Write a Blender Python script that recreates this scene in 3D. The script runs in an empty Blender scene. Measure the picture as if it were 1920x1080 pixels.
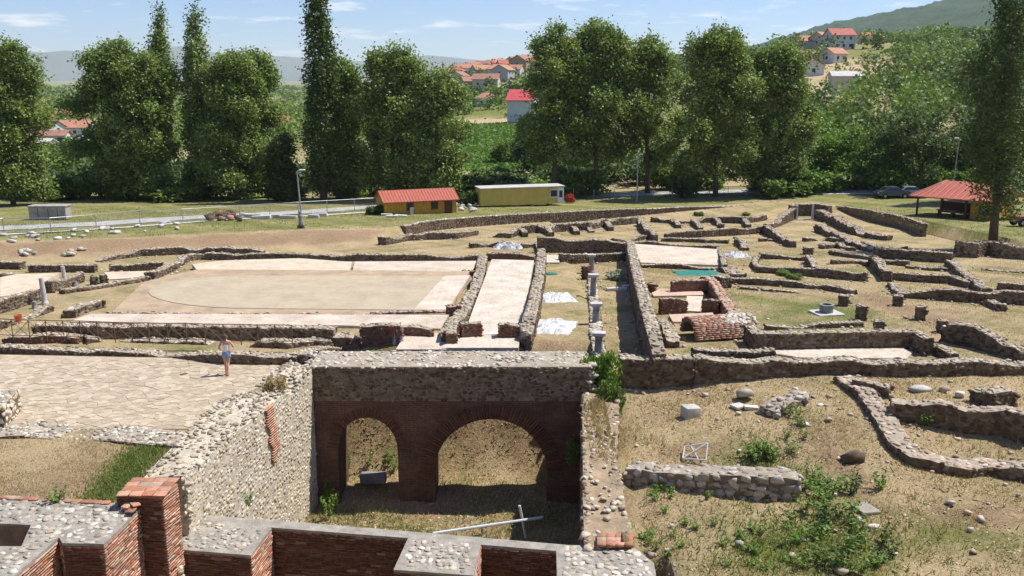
import bpy, bmesh, math, random
import numpy as np
from mathutils import Vector, Matrix, noise as mnoise

random.seed(7); rng = np.random.default_rng(11)
S = bpy.context.scene
C = S.collection

# ------------------------------------------------------------------ camera, world, sun, exposure
F, CH, HORIZON = 1750.0, 11.5, 148.0
PITCH = math.atan((540 - HORIZON) / F)
SP, CP = math.sin(PITCH), math.cos(PITCH)
cd = bpy.data.cameras.new('camera'); cam = bpy.data.objects.new('camera', cd); C.objects.link(cam)
cd.sensor_width = 36; cd.lens = 36 * F / 1920; cd.clip_start = 0.1; cd.clip_end = 60000
cam.location = (0, 0, CH); cam.rotation_euler = (math.pi / 2 - PITCH, 0, 0)
S.camera = cam

SUN_EL, SUN_A = math.radians(59), math.radians(18)      # sun comes from +X, slightly from behind (+Y)
sd = Vector((math.cos(SUN_EL) * math.cos(SUN_A), math.cos(SUN_EL) * math.sin(SUN_A), math.sin(SUN_EL)))
W = bpy.data.worlds.new('World'); S.world = W; W.use_nodes = True
nt = W.node_tree; nt.nodes.clear()
def N(t, typ, **k):
    n = t.nodes.new(typ)
    for a, b in k.items(): setattr(n, a, b)
    return n
wo = N(nt, 'ShaderNodeOutputWorld'); bg = N(nt, 'ShaderNodeBackground'); bg.inputs[1].default_value = 0.078
sky = N(nt, 'ShaderNodeTexSky', sky_type='NISHITA', sun_disc=False, sun_elevation=SUN_EL,
        sun_rotation=math.pi / 2 - SUN_A, altitude=600, air_density=1.0, dust_density=0.1, ozone_density=1.6)
tc = N(nt, 'ShaderNodeTexCoord'); sx = N(nt, 'ShaderNodeSeparateXYZ'); nt.links.new(tc.outputs['Generated'], sx.inputs[0])
za = N(nt, 'ShaderNodeMath', operation='ADD'); za.inputs[1].default_value = 0.09; nt.links.new(sx.outputs[2], za.inputs[0])
zm = N(nt, 'ShaderNodeMath', operation='MAXIMUM'); zm.inputs[1].default_value = 0.05; nt.links.new(za.outputs[0], zm.inputs[0])
dx = N(nt, 'ShaderNodeMath', operation='DIVIDE'); dy = N(nt, 'ShaderNodeMath', operation='DIVIDE')
nt.links.new(sx.outputs[0], dx.inputs[0]); nt.links.new(zm.outputs[0], dx.inputs[1])
nt.links.new(sx.outputs[1], dy.inputs[0]); nt.links.new(zm.outputs[0], dy.inputs[1])
cx = N(nt, 'ShaderNodeCombineXYZ'); nt.links.new(dx.outputs[0], cx.inputs[0]); nt.links.new(dy.outputs[0], cx.inputs[1])
cn = N(nt, 'ShaderNodeTexNoise'); cn.inputs['Scale'].default_value = 1.35; cn.inputs['Detail'].default_value = 8; cn.inputs['Roughness'].default_value = 0.62
nt.links.new(cx.outputs[0], cn.inputs['Vector'])
cr = N(nt, 'ShaderNodeValToRGB'); cr.color_ramp.elements[0].position = 0.55; cr.color_ramp.elements[1].position = 0.70
cr.color_ramp.elements[0].color = (0, 0, 0, 1); cr.color_ramp.elements[1].color = (.9, .9, .9, 1)
nt.links.new(cn.outputs[0], cr.inputs[0])
mx = N(nt, 'ShaderNodeMixRGB'); mx.inputs[2].default_value = (11.5, 11.5, 11.8, 1)
tint = N(nt, 'ShaderNodeMixRGB', blend_type='MULTIPLY'); tint.inputs[0].default_value = 1; tint.inputs[2].default_value = (.74, .94, 1.38, 1); nt.links.new(sky.outputs[0], tint.inputs[1])
nt.links.new(cr.outputs[0], mx.inputs[0]); nt.links.new(tint.outputs[0], mx.inputs[1])
nt.links.new(mx.outputs[0], bg.inputs[0]); nt.links.new(bg.outputs[0], wo.inputs[0])
ld = bpy.data.lights.new('sun', 'SUN'); ld.energy = 5.0; ld.angle = math.radians(0.53); ld.color = (1.0, 0.95, 0.87)
sun = bpy.data.objects.new('sun', ld); C.objects.link(sun); sun.rotation_euler = sd.to_track_quat('Z', 'Y').to_euler()
sun.location = (60, 20, 90)
S.view_settings.view_transform = 'Standard'; S.view_settings.look = 'None'; S.view_settings.exposure = 0.38; S.view_settings.gamma = 1
S.render.engine = 'CYCLES'; S.cycles.max_bounces = 5; S.cycles.transparent_max_bounces = 6; S.cycles.volume_bounces = 2

# ------------------------------------------------------------------ terrain height
def ss(a, b, x):
    t = np.clip((x - a) / (b - a), 0, 1); return t * t * (3 - 2 * t)
SLOPE = .055                       # the site falls gently away from the theatre
def z_outer(y): return .55 - SLOPE * (y - 42)
_rp = [(-700, 452), (0, 453), (180, 449), (400, 440), (560, 432), (700, 428), (757, 423), (800, 415), (860, 409), (960, 402), (1120, 394), (1260, 389), (1380, 385), (1471, 379), (1578, 387), (1707, 408), (1738, 420), (1793, 446), (1850, 447), (1960, 455), (2600, 462)]
def _ry(px, py):
    u = (px - 960) / F; v = (540 - py) / F; k = (SP - v * CP) / (CP + v * SP)
    yv = (CH - .55 - SLOPE * 42) / (k - SLOPE); return (u / (CP + v * SP) * yv, yv)
RET = np.array([_ry(*q) for q in _rp])
def yret(x): return np.interp(x, RET[:, 0], RET[:, 1])
TU = np.array([-.9, -.5, -.25, -.12, -.06, .02, .1, .2, .3, .42, .6, .9])
TY = np.array([104, 116, 132, 180, 290, 400, 700, 1000, 2000, 6000, 30000.])
TZ = np.array([
 [-2.86] * 12,
 [-3.6, -3.6, -3.6, -3.6, -3.6, -3.6, -3.5, -3.4, -3.1, -3, -2.9, -2.9],
 [-4.4, -4.4, -4.4, -4.3, -4.2, -4, -3.8, -3.4, -2.6, -1.6, -.5, 0],
 [-5.5, -5.5, -5.2, -4.2, -3.6, -3.2, -2.4, -.8, 2.2, 5, 7, 8],
 [-7, -7, -6.5, -3, -.6, .6, 2.2, 6, 12.3, 15, 18, 20],
 [-6, -6, -7, -4, 4, 7.5, 9, 14, 24.5, 26, 30, 33],
 [-9, -9, -10, -4, 17, 22, 22, 24, 33, 38, 54, 60],
 [-11, -11, -12, -9, 8, 17, 19, 24, 36, 44, 58, 62],
 [-14, -14, -14, -14, -12, -8, 0, 10, 30, 40, 50, 50],
 [-16] * 12, [-18] * 12])
def far(x, y):
    yy = np.maximum(y, 104.); u = np.clip(x / yy, -.9, .9)
    iu = np.clip(np.searchsorted(TU, u) - 1, 0, len(TU) - 2); fu = (u - TU[iu]) / (TU[iu + 1] - TU[iu])
    ly = np.log(np.clip(yy, 104, 29999)); LY = np.log(TY)
    iy = np.clip(np.searchsorted(LY, ly) - 1, 0, len(LY) - 2); fy = (ly - LY[iy]) / (LY[iy + 1] - LY[iy])
    fu = np.clip(fu, 0, 1)
    return (TZ[iy, iu] * (1 - fu) + TZ[iy, iu + 1] * fu) * (1 - fy) + (TZ[iy + 1, iu] * (1 - fu) + TZ[iy + 1, iu + 1] * fu) * fy
# pit outline: left along the middle of the long wall, right along the middle of the pit's right wall
def pit_left(y): return np.interp(y, [20, 25.1, 31, 36, 45], [-10.4, -10.0, -9.5, -8.5, -8.4])
def pit_right(y): return np.interp(y, [18, 24.5, 34, 38, 45], [2.75, 3.0, 3.6, 3.7, 3.8])
def ledge_y(x): return np.interp(x, [-9.6, 1.7, 4.0], [26.2, 24.3, 23.9])
def wob(x, y, s, seed):      # cheap smooth noise
    return (np.sin(x * s + seed) * np.cos(y * s * 1.17 + seed * 2.1) + .5 * np.sin(x * s * 2.3 + y * s * 1.9 + seed * 3) + .35 * np.cos(y * s * 3.7 - x * s * 3.1 + seed)) / 1.85
def G(x, y, fine=True):
    x = np.atleast_1d(np.asarray(x, float)); y = np.atleast_1d(np.asarray(y, float))
    # ruin field
    z = np.where(x > 4, -.55, -.35) + 0 * y
    z = z - SLOPE * np.clip(y - 42, 0, 90)
    # front right slope
    fr = ss(38.9, 36.6, y) * ss(2.5, 4, x)
    zr = -1.45 + .8 * ss(4, 14, x) * ss(27, 37, y) - .12 * ss(30, 23, y)
    zr = zr - .45 * np.exp(-((x - 6.8) / 2.6) ** 2 - ((y - 30.3) / 1.3) ** 2)
    zr = zr - .28 * np.exp(-((x - 16.5) / 2.6) ** 2 - ((y - 30.2) / 1.5) ** 2)
    zr = zr - .35 * ss(4.5, 3.7, x)
    z = z * (1 - fr) + zr * fr
    # plaza and lawn
    pl = ss(38.6, 37.9, y) * ss(-8.0, -9.0, x)
    z = z * (1 - pl) + 0.0 * pl
    # walkway behind the plaza wall
    # bank up to the outer ground
    yr = yret(x)
    soft = np.interp(x, [-12, -9.5, 40, 44], [6.5, .55, .55, 3.])
    up = ss(yr - soft, yr, y)
    bump = .18 * wob(x, y, .5, 2) * ss(-10, -15, x) * np.exp(-((y - yr + 2.4) / 3.) ** 2)
    z = z * (1 - up) + z_outer(np.clip(y, 42, 115)) * up + bump
    # far table
    fm = ss(100, 112, y); z = z * (1 - fm) + far(x, y) * fm
    if fine:
        am = .05 * ss(3, 6, x) * ss(39, 36, y) + .02
        z = z + am * wob(x, y, 1.3, 5) + (.5 * am) * wob(x, y, 3.1, 9)
    # theatre drop in front of the stage walls and the pit
    ipl = pit_left(y); ipr = pit_right(y)
    drop = ss(ledge_y(x) + .1, ledge_y(x) - .3, y) * ss(-10.6, -10.2, x)
    drop = np.maximum(drop, ss(24.0, 23.6, y) * ss(-9.9, -10.3, x))
    drop = np.maximum(drop, ss(22.4, 21.9, y) * ss(4.2, 3.8, x))
    drop = drop * ss(4.2, 3.8, x)
    pit = ss(ipl - .25, ipl + .25, x) * ss(ipr + .25, ipr - .25, x) * ss(22, 22.4, y)
    bank = ss(37.9, 41.6, y)
    zp = -5.5 + 5.05 * bank + .12 * wob(x, y, 1.1, 4)
    pm = pit * (y < 41.6)
    z = z * (1 - pm) + zp * pm
    z = z * (1 - drop) - 5.6 * drop
    # cavea the photographer stands on
    cv = ss(15.5, 13, y); zc = np.interp(y, [-60, -2, 1.2, 15], [9.9, 9.9, 9.85, -5.6])
    z = z * (1 - cv) + zc * cv
    return z
def g(x, y): return float(G(x, y)[0])

def ray(px, py):
    u = (px - 960) / F; v = (540 - py) / F
    return u, CP + v * SP, -SP + v * CP
def PZ(px, py, z):                     # pixel -> point at height z
    a, b, c = ray(px, py); t = (z - CH) / c
    return Vector((a * t, b * t, z))
def PG(px, py, h=0.0):                 # pixel -> point h above the ground
    z = -.4 + h; p = PZ(px, py, z)
    for _ in range(10):
        z = .5 * z + .5 * (float(G(p.x, p.y, False)[0]) + h); p = PZ(px, py, z)
    return p
def PY(px, py, Y):                     # pixel -> point at distance Y
    a, b, c = ray(px, py); t = Y / b
    return Vector((a * t, Y, CH + c * t))

# ------------------------------------------------------------------ materials
MATS = {}
def new_mat(name):
    m = bpy.data.materials.new(name); m.use_nodes = True; t = m.node_tree
    b = t.nodes['Principled BSDF']; b.inputs['Specular IOR Level'].default_value = 0.25
    MATS[name] = m
    return m, t, b
def noise_node(t, scale, detail=6, rough=.6, coord='Object', vec=None):
    n = N(t, 'ShaderNodeTexNoise'); n.inputs['Scale'].default_value = scale; n.inputs['Detail'].default_value = detail; n.inputs['Roughness'].default_value = rough
    if vec is None:
        c = N(t, 'ShaderNodeTexCoord'); vec = c.outputs[coord]
    t.links.new(vec, n.inputs['Vector'])
    return n
def ramp(t, src, stops):
    r = N(t, 'ShaderNodeValToRGB'); e = r.color_ramp.elements
    while len(e) < len(stops): e.new(.5)
    for el, (p, col) in zip(e, stops): el.position = p; el.color = (*col, 1)
    t.links.new(src, r.inputs[0]); return r
def mixc(t, mode, fac, a, b):
    m = N(t, 'ShaderNodeMixRGB', blend_type=mode)
    for i, v in ((0, fac), (1, a), (2, b)):
        if hasattr(v, 'links') or hasattr(v, 'is_linked'): t.links.new(v, m.inputs[i])
        elif i == 0: m.inputs[0].default_value = v
        else: m.inputs[i].default_value = (*v, 1)
    return m.outputs[0]
def bump(t, b, src, strength=.4, dist=.02):
    n = N(t, 'ShaderNodeBump'); n.inputs['Strength'].default_value = strength; n.inputs['Distance'].default_value = dist
    t.links.new(src, n.inputs['Height']); t.links.new(n.outputs[0], b.inputs['Normal'])
def geo_pos(t):
    return N(t, 'ShaderNodeNewGeometry').outputs['Position']
def mat(name, col, rough=.85, var=.25, scale=3., bmp=.3, bscale=None, metal=0., dist=.02, spec=.25):
    """plain procedural material: colour, mottling at two scales, relief"""
    if name in MATS: return MATS[name]
    m, t, b = new_mat(name); p = geo_pos(t)
    n1 = noise_node(t, scale, 7, .65, vec=p); n2 = noise_node(t, scale * 7, 5, .6, vec=p)
    lo = tuple(c * (1 - var) for c in col); hi = tuple(min(.95, c * (1 + var)) for c in col)
    r1 = ramp(t, n1.outputs[0], [(.3, lo), (.7, hi)])
    r2 = ramp(t, n2.outputs[0], [(.25, (1 - var,) * 3), (.75, (1 + var * .6,) * 3)])
    t.links.new(mixc(t, 'MULTIPLY', .7, r1.outputs[0], r2.outputs[0]), b.inputs['Base Color'])
    b.inputs['Roughness'].default_value = rough; b.inputs['Metallic'].default_value = metal; b.inputs['Specular IOR Level'].default_value = spec
    if bmp:
        nb = noise_node(t, bscale or scale * 9, 6, .7, vec=p); bump(t, b, nb.outputs[0], bmp, dist)
    return m
def piece_mat(name, attr, rough=.9, dirt=.35):
    """colour of one stone or brick (attribute or object colour) with grain, stain and relief"""
    m, t, b = new_mat(name); p = geo_pos(t)
    if attr: a = N(t, 'ShaderNodeAttribute', attribute_name='col').outputs['Color']
    else: a = N(t, 'ShaderNodeObjectInfo').outputs['Color']
    n1 = noise_node(t, 9, 8, .7, vec=p); n2 = noise_node(t, 1.1, 6, .6, vec=p)
    r1 = ramp(t, n1.outputs[0], [(.28, (1 - dirt,) * 3), (.72, (1.18,) * 3)])
    r2 = ramp(t, n2.outputs[0], [(.3, (.72, .7, .66)), (.65, (1.08, 1.07, 1.05))])
    c = mixc(t, 'MULTIPLY', .9, a, r1.outputs[0]); c = mixc(t, 'MULTIPLY', .8, c, r2.outputs[0])
    t.links.new(c, b.inputs['Base Color']); b.inputs['Roughness'].default_value = rough
    nb = noise_node(t, 38, 6, .75, vec=p); bump(t, b, nb.outputs[0], .5, .02)
    return m
STONE_A = piece_mat('stone_joined', True); STONE_O = piece_mat('stone_single', False)
MORTAR = mat('shaded_face_mortar', (.19, .145, .10), .95, .35, 2.2, .9, 30, dist=.05)  # wall core mortar, darkened to put the shade of the faces into its colour
MORTAR_D = mat('earthy_mortar', (.27, .21, .15), .95, .4, 2.5, .9, 26, dist=.05)
CAPM = mat('cement_capping', (.35, .32, .27), .95, .3, 2.4, .8, 34, dist=.04)
CAPTOP = mat('lime_capping', (.38, .325, .25), .95, .3, 2.4, .8, 34, dist=.04)  # lime cap on wall tops, with sunlight put in as a paler colour
BRICKCORE = mat('brick_mortar', (.27, .19, .14), .95, .3, 3, .6, 40)
DARKM = mat('dark_rubber', (.02, .02, .022), .7, .2, 3, 0)
MARBLE = mat('weathered_marble', (.50, .49, .46), .7, .3, 3.5, .4, 30)
MARBLE_G = mat('grey_marble', (.25, .25, .25), .7, .3, 4, .4, 30)
WOODBROWN = mat('brown_painted_wood', (.10, .045, .03), .6, .25, 6, .2)
METAL_G = mat('galvanised_metal', (.42, .43, .44), .45, .2, 5, .1, metal=.6)
METAL_D = mat('dark_iron', (.09, .075, .06), .6, .3, 6, .2, metal=.3)
PIPE = mat('white_enamel_pipe', (.62, .66, .70), .45, .12, 4, .1)
GLASS = mat('window_glass_dark', (.03, .035, .045), .12, .2, 2, 0, spec=.5)

def brickwall_mat(name, c1, c2, mort, sc=1.0):
    m, t, b = new_mat(name); p = geo_pos(t)
    s = N(t, 'ShaderNodeSeparateXYZ'); t.links.new(p, s.inputs[0])
    add = N(t, 'ShaderNodeMath', operation='ADD'); t.links.new(s.outputs[0], add.inputs[0]); t.links.new(s.outputs[1], add.inputs[1])
    cb = N(t, 'ShaderNodeCombineXYZ'); t.links.new(add.outputs[0], cb.inputs[0]); t.links.new(s.outputs[2], cb.inputs[1])
    wn = noise_node(t, 2.5, 3, .5, vec=p)
    wv = N(t, 'ShaderNodeVectorMath', operation='MULTIPLY_ADD'); t.links.new(wn.outputs[1], wv.inputs[0]); wv.inputs[1].default_value = (.05, .03, 0); t.links.new(cb.outputs[0], wv.inputs[2])
    br = N(t, 'ShaderNodeTexBrick'); t.links.new(wv.outputs[0], br.inputs['Vector'])
    br.inputs['Color1'].default_value = (*c1, 1); br.inputs['Color2'].default_value = (*c2, 1); br.inputs['Mortar'].default_value = (*mort, 1)
    br.inputs['Scale'].default_value = 1; br.inputs['Brick Width'].default_value = .32 * sc; br.inputs['Row Height'].default_value = .078 * sc
    br.inputs['Mortar Size'].default_value = .011 * sc; br.inputs['Mortar Smooth'].default_value = .3; br.inputs['Bias'].default_value = -.1
    n = noise_node(t, 1.2, 7, .65, vec=p); r = ramp(t, n.outputs[0], [(.3, (.55, .52, .5)), (.68, (1.2, 1.15, 1.1))])
    n3 = noise_node(t, 6, 6, .7, vec=p); r3 = ramp(t, n3.outputs[0], [(.3, (.6, .6, .6)), (.7, (1.25, 1.2, 1.15))])
    c = mixc(t, 'MULTIPLY', .9, br.outputs[0], r.outputs[0]); c = mixc(t, 'MULTIPLY', .8, c, r3.outputs[0])
    t.links.new(c, b.inputs['Base Color']); b.inputs['Roughness'].default_value = .95
    sub = N(t, 'ShaderNodeMath', operation='MULTIPLY_ADD'); t.links.new(br.outputs['Fac'], sub.inputs[0]); sub.inputs[1].default_value = -1
    t.links.new(n3.outputs[0], sub.inputs[2]); bump(t, b, sub.outputs[0], .9, .03)
    return m
ARCBRICK = brickwall_mat('arcade_brickwork', (.185, .095, .066), (.13, .075, .056), (.185, .15, .12))  # darkened so the shade on the arcade front is in the brick colour

def leaf_mat(name, c_lo, c_hi, trans=.24):
    m, t, b = new_mat(name)
    a = N(t, 'ShaderNodeAttribute', attribute_name='col').outputs['Fac']
    r = ramp(t, a, [(0., c_lo), (1., c_hi)])
    t.links.new(r.outputs[0], b.inputs['Base Color']); b.inputs['Roughness'].default_value = .6; b.inputs['Specular IOR Level'].default_value = .3
    tr = N(t, 'ShaderNodeBsdfTranslucent'); g2 = mixc(t, 'MULTIPLY', 1., r.outputs[0], (1.25, 1.35, .6)); t.links.new(g2, tr.inputs[0])
    ms = N(t, 'ShaderNodeMixShader'); ms.inputs[0].default_value = trans
    t.links.new(b.outputs[0], ms.inputs[1]); t.links.new(tr.outputs[0], ms.inputs[2])
    t.links.new(ms.outputs[0], t.nodes['Material Output'].inputs[0])
    return m
LEAF_POP = leaf_mat('poplar_leaves', (.055, .10, .022), (.32, .40, .11))
LEAF_DARK = leaf_mat('dark_leaves', (.04, .075, .02), (.13, .18, .05))
LEAF_BRIGHT = leaf_mat('bright_leaves', (.085, .17, .022), (.19, .30, .05))
LEAF_MID = leaf_mat('shrub_leaves', (.08, .14, .026), (.20, .27, .06))
LEAF_DRY = leaf_mat('dry_grass_blades', (.33, .25, .13), (.50, .41, .24), .25)
LEAF_GRASS = leaf_mat('green_grass_blades', (.10, .16, .035), (.24, .28, .08), .3)
BARK = mat('poplar_bark', (.13, .10, .075), .95, .35, 4, .8, 20, dist=.05)

# ------------------------------------------------------------------ mesh helpers
def tag(o, label=None, cat=None, group=None, kind=None):
    if label: o['label'] = label
    if cat: o['category'] = cat; o['kind'] = 'thing'
    if group: o['group'] = group
    if kind: o['kind'] = kind
    return o
def link(name, me, parent=None, loc=None):
    o = bpy.data.objects.new(name, me); C.objects.link(o)
    if parent is not None: o.parent = parent
    if loc is not None: o.location = loc
    return o
def empty(name, loc, rz=0):
    o = bpy.data.objects.new(name, None); C.objects.link(o); o.location = loc; o.rotation_euler = (0, 0, rz); o.empty_display_size = .3
    return o
def fast_mesh(name, V, Fc, mt, col=None, smooth=False):
    """V n*3, Fc m*k array with equal corner count"""
    me = bpy.data.meshes.new(name); V = np.asarray(V, np.float32); Fc = np.asarray(Fc, np.int32); k = Fc.shape[1]
    me.vertices.add(len(V)); me.vertices.foreach_set('co', V.ravel())
    me.loops.add(Fc.size); me.loops.foreach_set('vertex_index', Fc.ravel())
    me.polygons.add(len(Fc)); me.polygons.foreach_set('loop_start', np.arange(0, Fc.size, k, dtype=np.int32))
    if smooth: me.polygons.foreach_set('use_smooth', np.ones(len(Fc), bool))
    me.update(calc_edges=True)
    if col is not None:
        a = me.color_attributes.new('col', 'FLOAT_COLOR', 'POINT'); cc = np.ones((len(V), 4), np.float32); cc[:, :3] = col
        a.data.foreach_set('color', cc.ravel())
    me.materials.append(mt)
    return me
class MB:
    def __init__(s): s.v = []; s.f = []
    def add(s, V, Fc):
        o = len(s.v); s.v += [tuple(v) for v in V]; s.f += [tuple(i + o for i in f) for f in Fc]; return s
    def box(s, c, size, rz=0, tilt=None):
        hx, hy, hz = size[0] / 2, size[1] / 2, size[2] / 2
        M = Matrix.Rotation(rz, 3, 'Z')
        if tilt is not None: M = M @ tilt
        V = [Vector(c) + M @ Vector((x * hx, y * hy, z * hz)) for z in (-1, 1) for y in (-1, 1) for x in (-1, 1)]
        return s.add(V, [(0, 2, 3, 1), (4, 5, 7, 6), (0, 1, 5, 4), (2, 6, 7, 3), (0, 4, 6, 2), (1, 3, 7, 5)])
    def prism(s, poly, z0, z1):
        n = len(poly); a = sum(poly[i][0] * poly[(i + 1) % n][1] - poly[(i + 1) % n][0] * poly[i][1] for i in range(n))
        if a < 0: poly = poly[::-1]
        zz1 = z1 if hasattr(z1, '__len__') else [z1] * n
        if a < 0 and hasattr(z1, '__len__'): zz1 = list(z1)[::-1]
        V = [(p[0], p[1], z0) for p in poly] + [(p[0], p[1], q) for p, q in zip(poly, zz1)]
        return s.add(V, [tuple(range(n))[::-1], tuple(range(n, 2 * n))] + [(i, (i + 1) % n, n + (i + 1) % n, n + i) for i in range(n)])
    def tube(s, pts, rad, n=8, caps=True):
        pts = [Vector(p) for p in pts]; rad = rad if hasattr(rad, '__len__') else [rad] * len(pts); V = []; Fc = []
        for i, p in enumerate(pts):
            d = (pts[min(i + 1, len(pts) - 1)] - pts[max(i - 1, 0)]).normalized()
            a = d.orthogonal().normalized() if abs(d.z) < .95 else Vector((1, 0, 0)).cross(d).normalized()
            b = d.cross(a)
            V += [p + (a * math.cos(2 * math.pi * k / n) + b * math.sin(2 * math.pi * k / n)) * rad[i] for k in range(n)]
        for i in range(len(pts) - 1):
            for k in range(n):
                Fc.append((i * n + k, i * n + (k + 1) % n, (i + 1) * n + (k + 1) % n, (i + 1) * n + k))
        if caps: Fc += [tuple(range(n))[::-1], tuple(range((len(pts) - 1) * n, len(pts) * n))]
        return s.add(V, Fc)
    def lathe(s, prof, c=(0, 0, 0), n=16):
        V = [(c[0] + r * math.cos(2 * math.pi * k / n), c[1] + r * math.sin(2 * math.pi * k / n), c[2] + z) for r, z in prof for k in range(n)]
        Fc = [(i * n + k, i * n + (k + 1) % n, (i + 1) * n + (k + 1) % n, (i + 1) * n + k) for i in range(len(prof) - 1) for k in range(n)]
        Fc += [tuple(range(n))[::-1], tuple(range((len(prof) - 1) * n, len(prof) * n))]
        return s.add(V, Fc)
    def build(s, name, mt, parent=None, loc=None, smooth=False, off=None, bevel=0):
        me = bpy.data.meshes.new(name)
        V = s.v if off is None else [(v[0] - off[0], v[1] - off[1], v[2] - off[2]) for v in s.v]
        me.from_pydata(V, [], s.f); me.materials.append(mt)
        if bevel:
            bm = bmesh.new(); bm.from_mesh(me); bmesh.ops.bevel(bm, geom=bm.edges[:] , offset=bevel, segments=1, affect='EDGES'); bm.to_mesh(me); bm.free()
        if smooth:
            for p in me.polygons: p.use_smooth = True
        me.update()
        return link(name, me, parent, loc)

# stone shapes: convex hulls of random points, about 24 triangles each
def hull(seed, boxy):
    r = random.Random(seed); bm = bmesh.new()
    for k in range(14):
        v = Vector((r.gauss(0, 1), r.gauss(0, 1), r.gauss(0, 1))).normalized()
        m = max(abs(v.x), abs(v.y), abs(v.z)); v = v.lerp(v / m, boxy) * r.uniform(.86, 1.0)
        bm.verts.new(v * .52)
    bmesh.ops.convex_hull(bm, input=bm.verts[:])
    for v in [v for v in bm.verts if not v.link_faces]: bm.verts.remove(v)
    bmesh.ops.triangulate(bm, faces=bm.faces[:]); bm.normal_update(); bm.verts.index_update()
    V = np.array([v.co[:] for v in bm.verts]); Fc = np.array([[v.index for v in f.verts] for f in bm.faces]); bm.free()
    return V, Fc
HULLS = [hull(100 + i, .70 + .035 * (i % 8)) for i in range(16)]
BOXV = np.array([(x, y, z) for z in (-.5, .5) for y in (-.5, .5) for x in (-.5, .5)], float)
BOXF = np.array([(0, 2, 3), (0, 3, 1), (4, 5, 7), (4, 7, 6), (0, 1, 5), (0, 5, 4), (2, 6, 7), (2, 7, 3), (0, 4, 6), (0, 6, 2), (1, 3, 7), (1, 7, 5)])
def boxvar(seed):
    r = np.random.default_rng(seed); return BOXV + r.uniform(-.045, .045, BOXV.shape), BOXF
BRICKS = [boxvar(i) for i in range(6)]
VARS = {'stone': HULLS, 'brick': BRICKS}
SINGLE = {}
def single_mesh(kind, i):
    if (kind, i) not in SINGLE:
        V, Fc = VARS[kind][i]; SINGLE[kind, i] = fast_mesh(kind, V, Fc, STONE_O)
    return SINGLE[kind, i]
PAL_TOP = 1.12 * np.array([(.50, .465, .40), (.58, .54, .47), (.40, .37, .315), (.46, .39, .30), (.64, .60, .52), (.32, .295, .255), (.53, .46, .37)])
PAL_FACE = .62 * np.array([(.30, .225, .15), (.20, .145, .10), (.36, .285, .20), (.16, .115, .08), (.40, .34, .26), (.27, .185, .115), (.20, .125, .08)])  # stones of wall sides, browner and darkened to paint in their shade
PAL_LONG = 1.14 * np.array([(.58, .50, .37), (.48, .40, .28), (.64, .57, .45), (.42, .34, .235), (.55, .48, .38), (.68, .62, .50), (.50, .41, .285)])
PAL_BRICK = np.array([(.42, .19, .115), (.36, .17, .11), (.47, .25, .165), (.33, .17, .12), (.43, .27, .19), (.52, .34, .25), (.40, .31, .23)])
PAL_BRICKD = np.array((.76, .70, .66)) * np.array([(.23, .10, .065), (.19, .085, .06), (.26, .13, .09), (.17, .085, .065), (.22, .13, .095)])  # dark brick; on shaded wall faces the shade is part of this colour
PAL_PINK = np.array([(.55, .42, .33), (.48, .38, .29), (.60, .49, .40), (.44, .33, .25), (.52, .40, .30)])
PAL_DRY = np.array([(.40, .36, .30), (.47, .43, .37), (.33, .29, .24), (.52, .48, .42), (.37, .31, .24)])
PAL_WHITE = np.array([(.62, .60, .56), (.55, .53, .49), (.68, .66, .62)])

class Pieces:
    """stones or bricks of one wall: the ones that show largest become objects, the rest one joined part"""
    def __init__(s, kind='stone'): s.kind = kind; s.p = []
    def put(s, pos, size, M, col):
        s.p.append((pos, size, M, col))
    def emit(s, parent, off, single_name, rest_name, limit=300, minpx=9.0):
        if not s.p: return
        P_ = np.array([p[0] for p in s.p], float); SZ = np.array([p[1] for p in s.p], float); MM = np.array([p[2] for p in s.p], float); CO = np.array([p[3] for p in s.p], float)
        dist = np.linalg.norm(P_ - np.array([0, 0, CH]), axis=1); second = np.sort(SZ, axis=1)[:, 1]; mx_ = SZ.max(axis=1)
        inview = (np.abs(P_[:, 0]) < .56 * P_[:, 1] + .5)
        px = np.sqrt(second * mx_) * F / dist * inview
        order = np.argsort(-px); ids = [i for i in order[:limit] if px[i] >= minpx]; sel = set(ids)
        nv = len(VARS[s.kind])
        for i in ids:
            o = bpy.data.objects.new(single_name, single_mesh(s.kind, i % nv)); C.objects.link(o); o.parent = parent
            m = Matrix([list(r) for r in MM[i]]).to_4x4() @ Matrix.Diagonal((*SZ[i], 1)); m.translation = Vector(P_[i] - np.array(off))
            o.matrix_local = m; o.color = (*CO[i], 1)
        rest = [i for i in range(len(s.p)) if i not in sel]
        if rest:
            VV = []; FF = []; CC = []; n = 0
            for i in rest:
                V, Fc = VARS[s.kind][i % nv]
                VV.append((V * SZ[i]) @ MM[i].T + P_[i] - np.array(off)); FF.append(Fc + n); n += len(V); CC.append(np.repeat(CO[i][None], len(V), 0))
            me = fast_mesh(rest_name, np.concatenate(VV), np.concatenate(FF), STONE_A, np.concatenate(CC))
            tag(link(rest_name, me, parent), kind='stuff')
def pcol(pal, var=.12):
    c = pal[random.randrange(len(pal))] * random.uniform(1 - var, 1 + var); return np.clip(c, .02, .8)
def rotm(ax_t, ax_n, ang):
    """columns: tangent, up-ish, normal, spun by ang about the normal"""
    t = np.array(ax_t, float); n = np.array(ax_n, float); b = np.cross(n, t)
    c, s_ = math.cos(ang), math.sin(ang)
    return np.stack([t * c + b * s_, b * c - t * s_, n], axis=1)

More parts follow.
